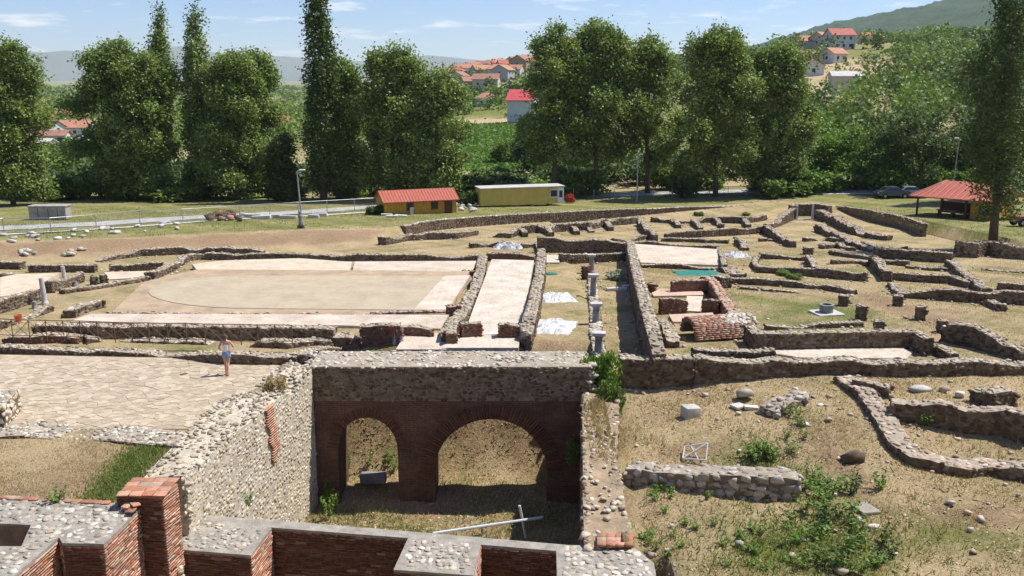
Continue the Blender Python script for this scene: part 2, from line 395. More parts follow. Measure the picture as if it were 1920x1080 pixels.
def face_stones(pc, a, b, zt, zb, normal, size, pal, jit=.35, proud=.0, flat=.55, bed_in=None):
    bed_in = .2 * flat if bed_in is None else bed_in
    """rough courses of stones over the vertical face from a to b"""
    a = Vector((a[0], a[1], 0)); b = Vector((b[0], b[1], 0)); L = (b - a).length
    if L < .05: return
    t = (b - a) / L; n = Vector((normal[0], normal[1], 0)).normalized(); rows = 0
    top_max = max(zt(0), zt(1)) if callable(zt) else zt; z = top_max
    bot = zb
    while z > (min(bot(0), bot(1)) if callable(bot) else bot):
        rh = size * random.uniform(.62, .95); x = -random.uniform(0, size * .45)
        while x < L - size * .2:
            w = size * random.uniform(.75, 1.55); xc = x + w / 2; k = min(1, max(0, xc / L))
            tz = zt(k) if callable(zt) else zt; bz = bot(k) if callable(bot) else bot
            zc = z - rh / 2 + random.uniform(-1, 1) * size * .2; w_s = w * random.uniform(.8, 1.12)
            if xc < L + .1 and zc < tz - rh * .25 and zc > bz - .1 and random.random() > .04:
                p = a + t * xc + n * (proud - size * bed_in + random.uniform(-.012, .02)); 
                pc.put((p.x, p.y, zc), (w_s, rh * random.uniform(.7, 1.3), size * flat * random.uniform(.85, 1.15)), rotm((t.x, t.y, 0), (n.x, n.y, 0), random.uniform(-1, 1) * .3 * jit * 3), pcol(pal))
            x += w
        z -= rh
def top_stones(pc, poly_fn, L, Wd, size, pal, dens=1.0, rough=.04, sink=.1):
    """stones bedded in a wall top; poly_fn(s, c) gives the point at s metres along, c across (-1..1)"""
    nL = max(1, int(L / size)); nW = max(1, int(round(Wd / size)))
    for i in range(nL):
        for j in range(nW):
            if random.random() > dens: continue
            s_ = (i + .5 + random.uniform(-.35, .35)) / nL * L; c = ((j + .5 + random.uniform(-.3, .3)) / nW * 2 - 1) * .94
            p = poly_fn(s_, c); sz = size * random.uniform(.65, 1.25)
            ang = random.uniform(0, 6.28)
            tx, ty = random.uniform(-.15, .15), random.uniform(-.15, .15); nn = np.array((tx, ty, 1.)); nn /= np.linalg.norm(nn)
            t0 = np.cross((0, 1., 0), nn); t0 /= np.linalg.norm(t0)
            pc.put((p[0], p[1], p[2] - sz * sink + random.uniform(-.5, 1) * rough), (sz * random.uniform(.8, 1.25), sz * random.uniform(.7, 1.05), sz * random.uniform(.38, .6)), rotm(t0, nn, ang), pcol(pal))

def resample(pts, step):
    out = [pts[0]]
    for a, b in zip(pts[:-1], pts[1:]):
        L = (b - a).length; n = max(1, int(round(L / step)))
        out += [a.lerp(b, (k + 1) / n) for k in range(n)]
    return out
def ribbon(pts, th):
    """left and right offset lines of a polyline with mitred corners"""
    Ls, Rs = [], []
    for i, p in enumerate(pts):
        d = (pts[min(i + 1, len(pts) - 1)] - pts[max(i - 1, 0)]); d.z = 0; d.normalize(); n = Vector((-d.y, d.x, 0))
        k = 1.0
        if 0 < i < len(pts) - 1:
            d1 = (p - pts[i - 1]); d1.z = 0; d1.normalize(); k = 1 / max(.55, Vector((-d1.y, d1.x, 0)).dot(n))
        Ls.append(p + n * th / 2 * k); Rs.append(p - n * th / 2 * k)
    return Ls, Rs
WALLPTS = []
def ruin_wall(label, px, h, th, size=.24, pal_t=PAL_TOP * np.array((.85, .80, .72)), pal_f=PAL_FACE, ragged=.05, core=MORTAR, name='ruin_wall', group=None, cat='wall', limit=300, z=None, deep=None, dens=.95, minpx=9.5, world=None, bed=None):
    """rubble wall along pixels of its top centre line, h metres above the ground (or tops at heights z)"""
    if size < .29: size = size * .9
    hs = h if hasattr(h, '__len__') else [h] * len(px)
    if world: pts = [Vector(w) for w in world]
    else: pts = [PZ(*p, z[i]) if z else PG(*p, hs[i]) for i, p in enumerate(px)]
    pts = resample(pts, .45); sd_ = random.uniform(0, 99)
    for i, p in enumerate(pts):
        q = mnoise.noise(Vector((p.x * .9 + sd_, p.y * .9, 0))); q2 = mnoise.noise(Vector((p.x * 3.1, p.y * 3.1, sd_)))
        q3 = mnoise.noise(Vector((p.x * .45, p.y * .45, sd_ + 9)))
        p.z += ragged * (1.0 * q + .9 * q2) - min(.3, max(0, round(q3 * 5) / 5) * ragged * 6)
        p.x += .03 * q2; p.y += .03 * q
    base = Vector((pts[len(pts) // 2].x, pts[len(pts) // 2].y, g(pts[len(pts) // 2].x, pts[len(pts) // 2].y)))
    root = empty(name, base); tag(root, label, cat, group); WALLPTS.extend([(q.x, q.y, th) for q in pts])
    Lp, Rp = ribbon(pts, th); n = len(pts); V = []; Fc = []
    bots = [min(g(l.x, l.y), g(r_.x, r_.y)) - .25 if deep is None else deep for l, r_ in zip(Lp, Rp)]
    for i in range(n):
        l, r_ = Lp[i], Rp[i]
        V += [l - base, Vector((l.x, l.y, bots[i])) - base, r_ - base, Vector((r_.x, r_.y, bots[i])) - base]
    for i in range(n - 1):
        a, b = i * 4, i * 4 + 4
        Fc += [(a, a + 2, b + 2, b), (a + 1, a, b, b + 1), (a + 2, a + 3, b + 3, b + 2)]
    Fc += [(0, 1, 3, 2), (n * 4 - 4, n * 4 - 2, n * 4 - 1, n * 4 - 3)]
    m = MB(); m.add(V, Fc); co_ = m.build('core', core, root); co_.data.materials.append(CAPTOP)
    for k_ in range(0, 3 * (n - 1), 3): co_.data.polygons[k_].material_index = 1
    pc = Pieces('stone')
    cum = [0.]
    for a, b in zip(pts[:-1], pts[1:]): cum.append(cum[-1] + (Vector((b.x, b.y)) - Vector((a.x, a.y))).length)
    def at(s_, c):
        i = min(n - 2, max(0, int(np.searchsorted(cum, s_) - 1))); k = (s_ - cum[i]) / max(1e-6, cum[i + 1] - cum[i])
        l = Lp[i].lerp(Lp[i + 1], k); r_ = Rp[i].lerp(Rp[i + 1], k); return l.lerp(r_, (c + 1) / 2)
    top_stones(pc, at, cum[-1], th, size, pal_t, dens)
    for side, ln, sg in ((Lp, 0, 1), (Rp, 0, -1)):
        # join consecutive samples into runs of about 2 m for the courses
        step = 1
        for i in range(0, n - 1, step):
            j = min(n - 1, i + step); a, b = side[i], side[j]; d = (b - a); d.z = 0
            if d.length < .05: continue
            d.normalize(); nn = Vector((-d.y, d.x, 0)) * sg
            za, zb_, ba, bb = a.z, b.z, bots[i] + .15, bots[j] + .15
            if deep is not None: ba = g(a.x + nn.x * .3, a.y + nn.y * .3); bb = g(b.x + nn.x * .3, b.y + nn.y * .3)
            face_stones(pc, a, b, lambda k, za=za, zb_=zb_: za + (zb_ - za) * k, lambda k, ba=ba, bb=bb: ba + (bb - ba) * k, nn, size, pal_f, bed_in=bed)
    for e, o_ in ((0, 1), (n - 1, n - 2)):
        d = pts[e] - pts[o_]; d.z = 0; d.normalize()
        face_stones(pc, Lp[e], Rp[e], pts[e].z, bots[e] + .15, d, size, pal_f)
    pc.emit(root, base, 'stone', 'small_stones', limit, minpx)
    return root

def leaf_quads(cent, size, rngl, up=.35, aspect=.7):
    """numpy: random leaf quads at the given centres"""
    n = len(cent); nrm = rngl.normal(size=(n, 3)); nrm[:, 2] = np.abs(nrm[:, 2]) + up; nrm /= np.linalg.norm(nrm, axis=1)[:, None]
    a = rngl.normal(size=(n, 3)); t = np.cross(nrm, a); t /= np.linalg.norm(t, axis=1)[:, None]; b = np.cross(nrm, t)
    s = (size * rngl.uniform(.6, 1.3, n))[:, None] if np.isscalar(size) else (size * rngl.uniform(.6, 1.3, n))[:, None]
    V = np.stack([cent - t * s * .5, cent - b * s * .5 * aspect, cent + t * s * .5, cent + b * s * .5 * aspect], axis=1).reshape(-1, 3)
    return V, np.arange(4 * n).reshape(-1, 4)
def leaf_obj(name, cent, size, mt, col, parent=None, seed=0, up=.35, aspect=.7, off=None):
    r = np.random.default_rng(seed); V, Fc = leaf_quads(np.asarray(cent), size, r, up, aspect)
    if off is not None: V = V - np.array(off)
    c4 = np.repeat(np.asarray(col), 4)[:, None].repeat(3, 1)
    return link(name, fast_mesh(name, V, Fc, mt, c4), parent)

# ================================================================== SETTING
def axis(lo, hi, step, far_lo, far_hi, gr=1.075):
    a = list(np.arange(lo, hi + step / 2, step)); s_ = step; x = a[-1]
    while x < far_hi: s_ *= gr; x += s_; a.append(x)
    s_ = step; x = lo; pre = []
    while x > far_lo: s_ *= gr; x -= s_; pre.append(x)
    return np.array(pre[::-1] + a)
XA = axis(-30, 52, .4, -26000, 26000); YA = axis(12, 112, .4, -80, 32000)
gx, gy = np.meshgrid(XA, YA); gz = G(gx.ravel(), gy.ravel()).reshape(gx.shape)
x, y = gx.ravel(), gy.ravel()
def blob(cx_, cy_, rx, ry): return np.exp(-((x - cx_) / rx) ** 2 - ((y - cy_) / ry) ** 2)
n1 = wob(x, y, .55, 1.) ; n2 = wob(x, y, .21, 3.); n3 = wob(x, y, 1.4, 6.)
green = .36 + .24 * n1 + .14 * n3 + .3 * np.exp(-((x - 17) / 5) ** 2 - ((y - 50) / 5) ** 2); soil = .32 + .2 * n2 + .15 * n3
outer = ss(0, .5, y - yret(x)) * (y < 150)
green = green * (1 - outer) + outer * (.62 + .16 * n1); soil = soil * (1 - outer) + outer * (.05 + .05 * n2)
lb = ss(-10, -13, x) * np.exp(-((y - yret(x) + 2.4) / 3.) ** 2)
soil = np.maximum(soil, lb * (.85 + .2 * n1)); green = green * (1 - .85 * lb)
rf = ss(3, 4, x) * ss(38.5, 37, y) * ss(18, 21, y)
green = green * (1 - rf) + rf * (.26 + .18 * n1 + .6 * blob(8.2, 24.3, 2.6, 1.8) + .35 * blob(8.5, 29.4, 1.2, 2.2) + .3 * blob(14.5, 24.8, 3, 1.1))
soil = soil * (1 - rf) + rf * (.26 + .22 * n2 + .16 * n3 + .5 * blob(11.2, 29, .5, 3.5) + .45 * blob(13.2, 26, 2.5, 1.2) + .5 * blob(6.5, 31.5, 2, .8))
lw = ss(-9.5, -10.6, x) * ss(29.5, 28.6, y) * ss(22, 23, y)
green = green * (1 - lw) + lw * (.12 + .1 * n1 + .75 * blob(-11.6, 26.6, .75, 2.2)); soil = soil * (1 - lw) + lw * (.3 + .25 * n2 + .3 * blob(-13, 25, 1.6, 1.2))
inpit = (x > -9.5) & (x < 3) & (y > 22) & (y < 42)
green = np.where(inpit, .35 + .3 * n1 + .4 * blob(-5.5, 31, 3, 2.5), green); soil = np.where(inpit, .55 + .25 * n3, soil)  # dark soil and growth, raised to put the pit's shade into the ground
pa = blob(21.6, 52, 1.5, 5) + blob(22.6, 46, 1.5, 2.8); soil = np.maximum(soil, np.clip(pa, 0, 1) * .9); green = green * (1 - .85 * np.clip(pa, 0, 1))
farm = ss(118, 135, y); green = green * (1 - farm) + farm * (.66 + .3 * wob(x, y, .035, 2.)); soil = soil * (1 - farm) + farm * (.02)
green = np.where((y > 130), green + .3 * wob(x, y, .012, 5.), green)
crop = ((x > -.062 * y) & (x < .030 * y) & (y > 158) & (y < 262)).astype(float)
straw_patch = ((x > -.062 * y) & (x < .02 * y) & (y >= 262) & (y < 280)).astype(float)
green = np.where(straw_patch > 0, .12, green); green = np.where((y > 140) & (y < 190) & (x / y < -.17) & (x / y > -.32), .05, green)
green = np.where((x / y > .29) & (x / y < .42) & (y > 150) & (y < 330), .3 + .35 * wob(x, y, .05, 8), green)
Vg = np.stack([gx, gy, gz], -1).reshape(-1, 3); nx, ny = len(XA), len(YA)
ii = np.arange(nx * ny).reshape(ny, nx); Fg = np.stack([ii[:-1, :-1], ii[:-1, 1:], ii[1:, 1:], ii[1:, :-1]], -1).reshape(-1, 4)
m, t, b = new_mat('dry_ground'); p = geo_pos(t)
att = N(t, 'ShaderNodeAttribute', attribute_name='col'); sp = N(t, 'ShaderNodeSeparateColor'); t.links.new(att.outputs['Color'], sp.inputs[0])
nf = noise_node(t, 1.6, 8, .7, vec=p); nff = noise_node(t, 9, 7, .75, vec=p); nl = noise_node(t, .35, 5, .6, vec=p)
straw = ramp(t, nff.outputs[0], [(.28, (.27, .185, .095)), (.5, (.45, .345, .195)), (.72, (.60, .49, .31))]).outputs[0]
soilc = ramp(t, nff.outputs[0], [(.28, (.16, .095, .05)), (.52, (.34, .235, .14)), (.75, (.50, .38, .25))]).outputs[0]
grn = ramp(t, nff.outputs[0], [(.25, (.085, .10, .022)), (.55, (.18, .20, .05)), (.8, (.30, .29, .095))]).outputs[0]
def thresh(ch, nz, w=.16):
    a_ = N(t, 'ShaderNodeMath', operation='ADD'); t.links.new(ch, a_.inputs[0]); t.links.new(nz, a_.inputs[1])
    mr = N(t, 'ShaderNodeMapRange'); t.links.new(a_.outputs[0], mr.inputs[0]); mr.inputs[1].default_value = 1 - w; mr.inputs[2].default_value = 1 + w
    return mr.outputs[0]
c1 = mixc(t, 'MIX', thresh(sp.outputs[1], nf.outputs[0]), straw, soilc)
nf2 = noise_node(t, 2.3, 8, .72, vec=p)
c2 = mixc(t, 'MIX', thresh(sp.outputs[0], nf2.outputs[0], .22), c1, grn)
cropc = ramp(t, nf.outputs[0], [(.3, (.10, .19, .035)), (.7, (.16, .27, .05))]).outputs[0]
c3 = mixc(t, 'MIX', sp.outputs[2], c2, cropc)
rl = ramp(t, nl.outputs[0], [(.3, (.78, .77, .75)), (.7, (1.15, 1.13, 1.1))]).outputs[0]
t.links.new(mixc(t, 'MULTIPLY', .8, c3, rl), b.inputs['Base Color']); b.inputs['Roughness'].default_value = .97
bump(t, b, nff.outputs[0], 1., .12)
gr = link('ground', fast_mesh('ground', Vg, Fg, m, np.stack([np.clip(green, 0, 1), np.clip(soil, 0, 1), crop], -1), smooth=True)); gr['kind'] = 'structure'

# --- hills: the wooded mountain on the right and a far blue range
def hills(name, xs, ys, fn, mt):
    hx, hy = np.meshgrid(xs, ys); z = fn(hx, hy); V = np.stack([hx, hy, z], -1).reshape(-1, 3); a, c = len(xs), len(ys)
    q = np.arange(a * c).reshape(c, a); o = link(name, fast_mesh(name, V, np.stack([q[:-1, :-1], q[:-1, 1:], q[1:, 1:], q[1:, :-1]], -1).reshape(-1, 4), mt, smooth=True)); o['kind'] = 'structure'
def mountain(hx, hy):
    # ridge line rising to the right; the near flank slopes down to the hillside houses
    ridge = np.interp(hx, [560, 700, 800, 905, 1100, 1300, 1500, 1800, 2300, 3000], [-30, 60, 115, 150, 196, 236, 272, 345, 430, 480])
    k = np.clip((hy - 1250) / 1650, 0, 1); prof = np.sin(np.clip((hy - 1250) / 3300, 0, 1) * math.pi) ** .85
    z = -30 + (ridge + 30) * prof
    z = z + prof * (16 * wob(hx, hy, .006, 1) + 9 * wob(hx, hy, .017, 4) + 4 * wob(hx, hy, .05, 2))
    return z + prof * rng.uniform(-3.2, 3.2, hx.shape)
m, t, b = new_mat('wooded_mountain'); p = geo_pos(t)
nn_ = noise_node(t, .018, 10, .75, vec=p); n2_ = noise_node(t, .003, 6, .6, vec=p)
r_ = ramp(t, nn_.outputs[0], [(.3, (.02, .05, .02)), (.6, (.05, .10, .045)), (.8, (.11, .15, .06))])
r2 = ramp(t, n2_.outputs[0], [(.35, (.75, .8, .75)), (.62, (1.1, 1.1, 1.0)), (.74, (1.5, 1.4, 1.2))])
t.links.new(mixc(t, 'MULTIPLY', .9, r_.outputs[0], r2.outputs[0]), b.inputs['Base Color']); b.inputs['Roughness'].default_value = 1; bump(t, b, nn_.outputs[0], 1., 14)
hills('hills', np.arange(560, 3300, 13.), np.arange(1250, 3400, 18.), mountain, m)
RANGE = mat('far_range', (.09, .11, .09), 1, .3, .0006, 0)
hills('hills', np.arange(-12000, 3200, 120.), np.arange(12000, 15200, 160.), lambda a, c: -30 + np.sin(np.clip((c - 12000) / 3200, 0, 1) * math.pi) * (260 + np.interp(a, [-9000, -4500, -2500, 0, 2500], [190, 150, 60, 20, -150]) + 70 * wob(a, c, .0016, 3) + 25 * wob(a, c, .006, 1)), RANGE)

# --- road behind the fence
def strip(name, pts_px, width, mt, dz=.05):
    pts = resample([PG(*q) if len(q) == 2 else Vector(q) for q in pts_px], 1.0); L_, R_ = ribbon(pts, width); V = []; Fc = []
    for a, c in zip(L_, R_):
        for k in range(5):
            q = a.lerp(c, k / 4); V.append((q.x, q.y, g(q.x, q.y) + dz))
    for i in range(len(pts) - 1):
        for k in range(4): Fc.append((i * 5 + k, i * 5 + k + 1, i * 5 + k + 6, i * 5 + k + 5))
    o = MB().add(V, Fc).build(name, mt); o['kind'] = 'structure'; return o
ROAD = mat('dusty_asphalt', (.42, .41, .39), .95, .3, .9, .4, 20)
strip('road', [(-260, 446), (0, 428), (180, 420), (360, 408), (560, 398), (720, 386), (900, 379), (1060, 368), (1300, 361), (1480, 358), (1700, 356), (1960, 352)], 4.2, ROAD)
VERGE = mat('pale_road_verge', (.55, .52, .46), .95, .25, 2.5, .5)
strip('path', [(0, 441), (120, 434), (260, 425), (420, 412), (600, 404), (716, 396)], .9, VERGE, .06)
strip('path', [(1440, 366), (1560, 364), (1690, 364)], .8, VERGE, .06)

# --- floors
def mosaic_mat(name, c1, c2, line, sc, grid=False, rz=0.):
    m, t, b = new_mat(name); p = geo_pos(t)
    mp = N(t, 'ShaderNodeMapping'); mp.inputs['Rotation'].default_value = (0, 0, rz); t.links.new(p, mp.inputs[0])
    vo = N(t, 'ShaderNodeTexVoronoi', feature='DISTANCE_TO_EDGE' if not grid else 'F1'); vo.inputs['Scale'].default_value = sc; vo.inputs['Randomness'].default_value = .75 if not grid else .1
    t.links.new(mp.outputs[0], vo.inputs['Vector'])
    r = ramp(t, vo.outputs['Distance'], [(.02, line), (.07, c1), (.3, c1), (.34, c2), (.5, c1)])
    n = noise_node(t, .9, 7, .65, vec=p); r2 = ramp(t, n.outputs[0], [(.3, (.70, .67, .62)), (.62, (1.06, 1.05, 1.04))])
    n3 = noise_node(t, 14, 5, .7, vec=p); r3 = ramp(t, n3.outputs[0], [(.3, (.85, .83, .8)), (.7, (1.08, 1.08, 1.08))])
    c = mixc(t, 'MULTIPLY', .9, r.outputs[0], r2.outputs[0]); c = mixc(t, 'MULTIPLY', .8, c, r3.outputs[0])
    t.links.new(c, b.inputs['Base Color']); b.inputs['Roughness'].default_value = .85; bump(t, b, n3.outputs[0], .3, .01)
    return m
MOS_P = mosaic_mat('peach_mosaic', (.60, .52, .43), (.56, .46, .37), (.50, .43, .35), 2.2)
MOS_G = mosaic_mat('chequered_mosaic', (.62, .54, .45), (.54, .44, .35), (.50, .43, .36), 2.6, True)
MOS_W = mosaic_mat('pale_mosaic', (.62, .55, .46), (.57, .49, .40), (.51, .44, .37), 1.9)
MOS_L = mosaic_mat('grey_mosaic_border', (.50, .43, .36), (.56, .48, .40), (.44, .37, .30), 4.)
MOS_K = mosaic_mat('pink_mosaic', (.60, .44, .35), (.55, .36, .28), (.50, .36, .29), 3.0)
SAND = mat('sand_cover', (.43, .36, .255), .97, .13, .8, .6, 25, dist=.03)
EARTH = mat('trodden_earth', (.40, .30, .20), .97, .25, .9, .6, 18, dist=.03)
GRAVEL = mat('pale_dust_floor', (.56, .47, .35), .97, .2, 1.2, .5, 22)
def floor(name, px, mt, dz=.05, z=None, thick=.3):
    pts = [PG(*q, dz) for q in px]; zz = z if z is not None else max(q.z for q in pts)
    pts = [PZ(*q, zz) for q in px]
    o = MB().prism([(q.x, q.y) for q in pts], zz - thick, zz).build(name, mt); o['kind'] = 'structure'; return o, zz
floor('nave_floor', [(205, 590), (270, 528), (370, 505), (880, 508), (842, 588)], EARTH, .03)
# rounded edge of the sand cover
def arc_px(cx_, cy_, rx, ry, a0, a1, n=14): return [(cx_ + rx * math.cos(math.radians(a0 + (a1 - a0) * k / n)), cy_ + ry * math.sin(math.radians(a0 + (a1 - a0) * k / n))) for k in range(n + 1)]
floor('sand_floor', arc_px(480, 547, 202, 31, 270, 90) + [(776, 581), (836, 517)], SAND, .11)
floor('mosaic_floor', [(776, 580.5), (838, 580.5), (882, 516), (834, 517)], MOS_G, .115)
floor('mosaic_floor', [(666, 490), (898, 489), (884, 509), (660, 509)], MOS_P, .22)
floor('gravel_floor', [(360, 495), (420, 488), (560, 484), (660, 491), (655, 508), (372, 509)], GRAVEL, .20)
floor('mosaic_floor', [(130, 603), (170, 588), (842, 590), (826, 616), (640, 610)], MOS_P, .10)
floor('mosaic_floor', [(922, 486), (1001, 488), (972, 652), (828, 652), (850, 628), (875, 612)], MOS_W, .10)
for px_ in ([(934, 490), (938, 490), (908, 606), (903, 606)], [(986, 490), (990, 490), (966, 606), (961, 606)], [(930, 492), (992, 493), (991, 496), (929, 495)], [(908, 598), (962, 599), (961, 603), (906, 602)], [(924, 536), (980, 537), (979, 539), (923, 538)]): floor('mosaic_border', px_, MOS_L, .115)
for cx_, cy_, rr in ((955, 515, 14), (948, 552, 16), (940, 585, 15)):
    floor('mosaic_ring', arc_px(cx_, cy_, rr, rr * .42, 0, 340, 18), MOS_L, .111); floor('mosaic_disc', arc_px(cx_, cy_, rr * .8, rr * .34, 0, 340, 18), MOS_W, .120)
floor('mosaic_floor', [(742, 655), (762, 624), (845, 624), (836, 655)], MOS_P, .09)
floor('mosaic_floor', [(1188, 457), (1345, 467), (1350, 497), (1201, 492)], MOS_G, .12)
floor('pavement', [(1026, 478), (1048, 479), (1049, 492), (1024, 492)], MOS_W, .1)
floor('mosaic_floor', [(1222, 549), (1238, 541), (1255, 541), (1250, 547), (1316, 546), (1322, 553), (1226, 555)], MOS_K, .12)
floor('mosaic_floor', [(1288, 555), (1318, 555), (1312, 584), (1285, 582)], MOS_W, .1)
floor('mosaic_floor', [(1254, 590), (1336, 586), (1346, 602), (1262, 603)], MOS_K, .1)
floor('mosaic_floor', [(1452, 648), (1680, 647), (1712, 660), (1700, 672), (1500, 670), (1448, 662)], MOS_W, .08)
floor('pavement', [(0, 520), (30, 514), (110, 512), (84, 528), (80, 546), (0, 556)], GRAVEL, .08)
floor('pavement', [(196, 510), (275, 508), (270, 520), (200, 524)], GRAVEL, .06)

# --- plaza paving: irregular slabs bedded in mortar
bed = MB().prism([(-24, 29.6), (-10.6, 29.6), (-10.6, 31), (-8.6, 37.4), (-24, 38.4)], -.3, .02).build('plaza', mat('paving_bed', (.44, .36, .255), .97, .3, 2, .6, 25)); bed['kind'] = 'structure'
slab_mats = [mat('paving_slab_%s' % k, c, .9, .2, 3, .6, 18) for k, c in (('cream', (.47, .385, .275)), ('sand', (.42, .345, .245)), ('pale', (.50, .42, .31)), ('tan', (.40, .325, .23)))]
sites = []
for yv in np.arange(29.5, 37.9, .27):
    for xv in np.arange(-24.2, -7.8, .38): sites.append((xv + random.uniform(-.19, .19), yv + random.uniform(-.13, .13)))
sites = np.array(sites)
def clip_cell(P_, mid, n_):
    out = []
    for i in range(len(P_)):
        A, B = P_[i], P_[(i + 1) % len(P_)]; da, db = (A - mid) @ n_, (B - mid) @ n_
        if da <= 0: out.append(A)
        if da * db < 0: out.append(A + (B - A) * (da / (da - db)))
    return out
cells = []
for c_ in sites:
    lim = float(np.interp(c_[1], [29.6, 31.2, 36.5], [-10.8, -10.7, -9.0]))
    if c_[0] > lim or c_[1] < 29.75 or c_[1] > 37.5 or c_[0] < -24: continue
    P_ = [c_ + np.array(q) for q in ((-.7, -.6), (.7, -.6), (.7, .6), (-.7, .6))]
    d2 = ((sites - c_) ** 2).sum(1)
    for j in np.argsort(d2)[1:16]:
        P_ = clip_cell(P_, (sites[j] + c_) / 2, sites[j] - c_)
        if len(P_) < 3: break
    if len(P_) >= 3: cells.append((c_, [q - c_ for q in P_]))
cells.sort(key=lambda k: -(1 / k[0][1] ** 2 * (1 if k[0][0] > -.57 * k[0][1] else .01)))
rest = [MB() for _ in slab_mats]
for i, (c_, P_) in enumerate(cells):
    n = len(P_); zt_ = random.uniform(.026, .042); tl = (random.uniform(-.012, .012), random.uniform(-.014, .014))
    V = [(q[0] * .985, q[1] * .985, -.05) for q in P_] + [(q[0] * .965, q[1] * .955, zt_ + q[0] * tl[0] + q[1] * tl[1] * 2) for q in P_]
    Fc = [tuple(range(n, 2 * n))] + [(k, (k + 1) % n, n + (k + 1) % n, n + k) for k in range(n)]
    if i < 300: MB().add(V, Fc).build('slab', random.choice(slab_mats), bed, (c_[0], c_[1], 0))
    else: rest[i % 4].add([(v[0] + c_[0], v[1] + c_[1], v[2]) for v in V], Fc)
for r_, mt in zip(rest, slab_mats):
    if r_.v: tag(r_.build('small_slabs', mt, bed), kind='stuff')

# ================================================================== THE PIT: long wall, arcade, right wall, stage walls
def poly_top(pc, poly, z, size, pal, dens=1., inset=.05, rough=.03, margin=None):
    """stones bedded over a polygonal top"""
    xs = [q[0] for q in poly]; ys = [q[1] for q in poly]
    def inside(px_, py_):
        c = False; n = len(poly)
        for i in range(n):
            x1, y1 = poly[i][:2]; x2, y2 = poly[(i + 1) % n][:2]
            if (y1 > py_) != (y2 > py_) and px_ < (x2 - x1) * (py_ - y1) / (y2 - y1) + x1: c = not c
        return c
    yv = min(ys)
    while yv < max(ys):
        xv = min(xs) + random.uniform(0, size)
        while xv < max(xs):
            px_, py_ = xv + random.uniform(-.3, .3) * size, yv + random.uniform(-.3, .3) * size
            ok = inside(px_, py_) and (margin is None or all(inside(px_ + a, py_ + c) for a, c in ((margin, 0), (-margin, 0), (0, margin), (0, -margin))))
            if ok and random.random() < dens:
                sz = size * random.uniform(.55, 1.2); zz = z(px_, py_) if callable(z) else z
                pc.put((px_, py_, zz - sz * .1 + random.uniform(-.4, 1) * rough), (sz * random.uniform(.85, 1.3), sz * random.uniform(.7, 1.), sz * random.uniform(.3, .5)), rotm((1, 0, 0), (0, 0, 1), random.uniform(0, 6.28)), pcol(pal, .15))
            xv += size * random.uniform(.85, 1.15)
        yv += size * .95
def brick_face(pc, a, b, zt, zb, normal, pal=PAL_BRICK, rowh=.078, bl=.30, proud=0., miss=.03):
    a = Vector((a[0], a[1], 0)); b = Vector((b[0], b[1], 0)); L = (b - a).length; t = (b - a) / L; n = Vector((normal[0], normal[1], 0)).normalized()
    z = zt - rowh / 2; k = 0
    while z > zb:
        xx = -random.uniform(.0, .3)
        while xx < L - .03:
            w = bl * random.uniform(.7, 1.15); x0 = max(0, xx); x1 = min(L, xx + w)
            if x1 - x0 > .05 and random.random() > miss:
                p_ = a + t * ((x0 + x1) / 2) + n * (proud + random.uniform(-.016, .012) - .03)
                pc.put((p_.x, p_.y, z + random.uniform(-.006, .006)), (x1 - x0 - .016, rowh * .76, .1), rotm((t.x, t.y, 0), (n.x, n.y, 0), random.uniform(-.02, .02)), pcol(pal, .18))
            xx += w
        z -= rowh
PB = -5.9
# long lit wall: top polygon, x right edge / left edge
lw_r = [PZ(588, 690, .3), PZ(530, 735, .3), PZ(480, 778, .3), PZ(407, 835, .3), PZ(346, 893, .3)]
lw_l = [PZ(548, 676, .3), PZ(470, 716, .3), PZ(400, 758, .3), PZ(345, 815, .3), PZ(268, 893, .3)]
lw_r[0].x = -7.95; lw_l[0].x = -9.0
root = empty('pit_wall', (-9.2, 30, -5.5)); off = Vector((-9.2, 30, -5.5))
tag(root, 'tall sunlit rubble stone wall along the left side of the deep pit', 'wall')
def lwz(px_, py_): return .26 + .10 * mnoise.noise(Vector((px_ * .8, py_ * .8, 3))) - .35 * math.exp(-((py_ - 33.6) / .8) ** 2)
m = MB(); nS = 36; V = []; Fc = []
def lerp_line(ln, k):
    k = k * (len(ln) - 1); i = min(len(ln) - 2, int(k)); return ln[i].lerp(ln[i + 1], k - i)
for i in range(nS + 1):
    l, r_ = lerp_line(lw_l, i / nS), lerp_line(lw_r, i / nS); mid = l.lerp(r_, .5)
    V += [(r_.x - off.x, r_.y - off.y, PB - off.z), (r_.x - off.x, r_.y - off.y, lwz(r_.x, r_.y) - off.z), (mid.x - off.x, mid.y - off.y, lwz(mid.x, mid.y) + .03 - off.z),
          (l.x - off.x, l.y - off.y, lwz(l.x, l.y) - off.z), (l.x - off.x, l.y - off.y, -.5 - off.z)]
for i in range(nS):
    for k in range(4): a = i * 5 + k; Fc.append((a, a + 1, a + 6, a + 5))
Fc += [(0, 4, 3, 2, 1), tuple(nS * 5 + k for k in range(5))]
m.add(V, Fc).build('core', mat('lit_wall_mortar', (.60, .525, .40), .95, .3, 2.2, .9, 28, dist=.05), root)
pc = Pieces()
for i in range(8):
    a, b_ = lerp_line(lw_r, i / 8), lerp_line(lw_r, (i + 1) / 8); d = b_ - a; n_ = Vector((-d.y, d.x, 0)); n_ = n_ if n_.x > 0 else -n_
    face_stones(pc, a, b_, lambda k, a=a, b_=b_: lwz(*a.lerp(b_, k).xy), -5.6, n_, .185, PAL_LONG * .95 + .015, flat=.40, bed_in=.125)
n_ = Vector((0, -1, 0)); face_stones(pc, lw_l[-1], lw_r[-1], .25, -1.2, n_, .24, PAL_LONG)
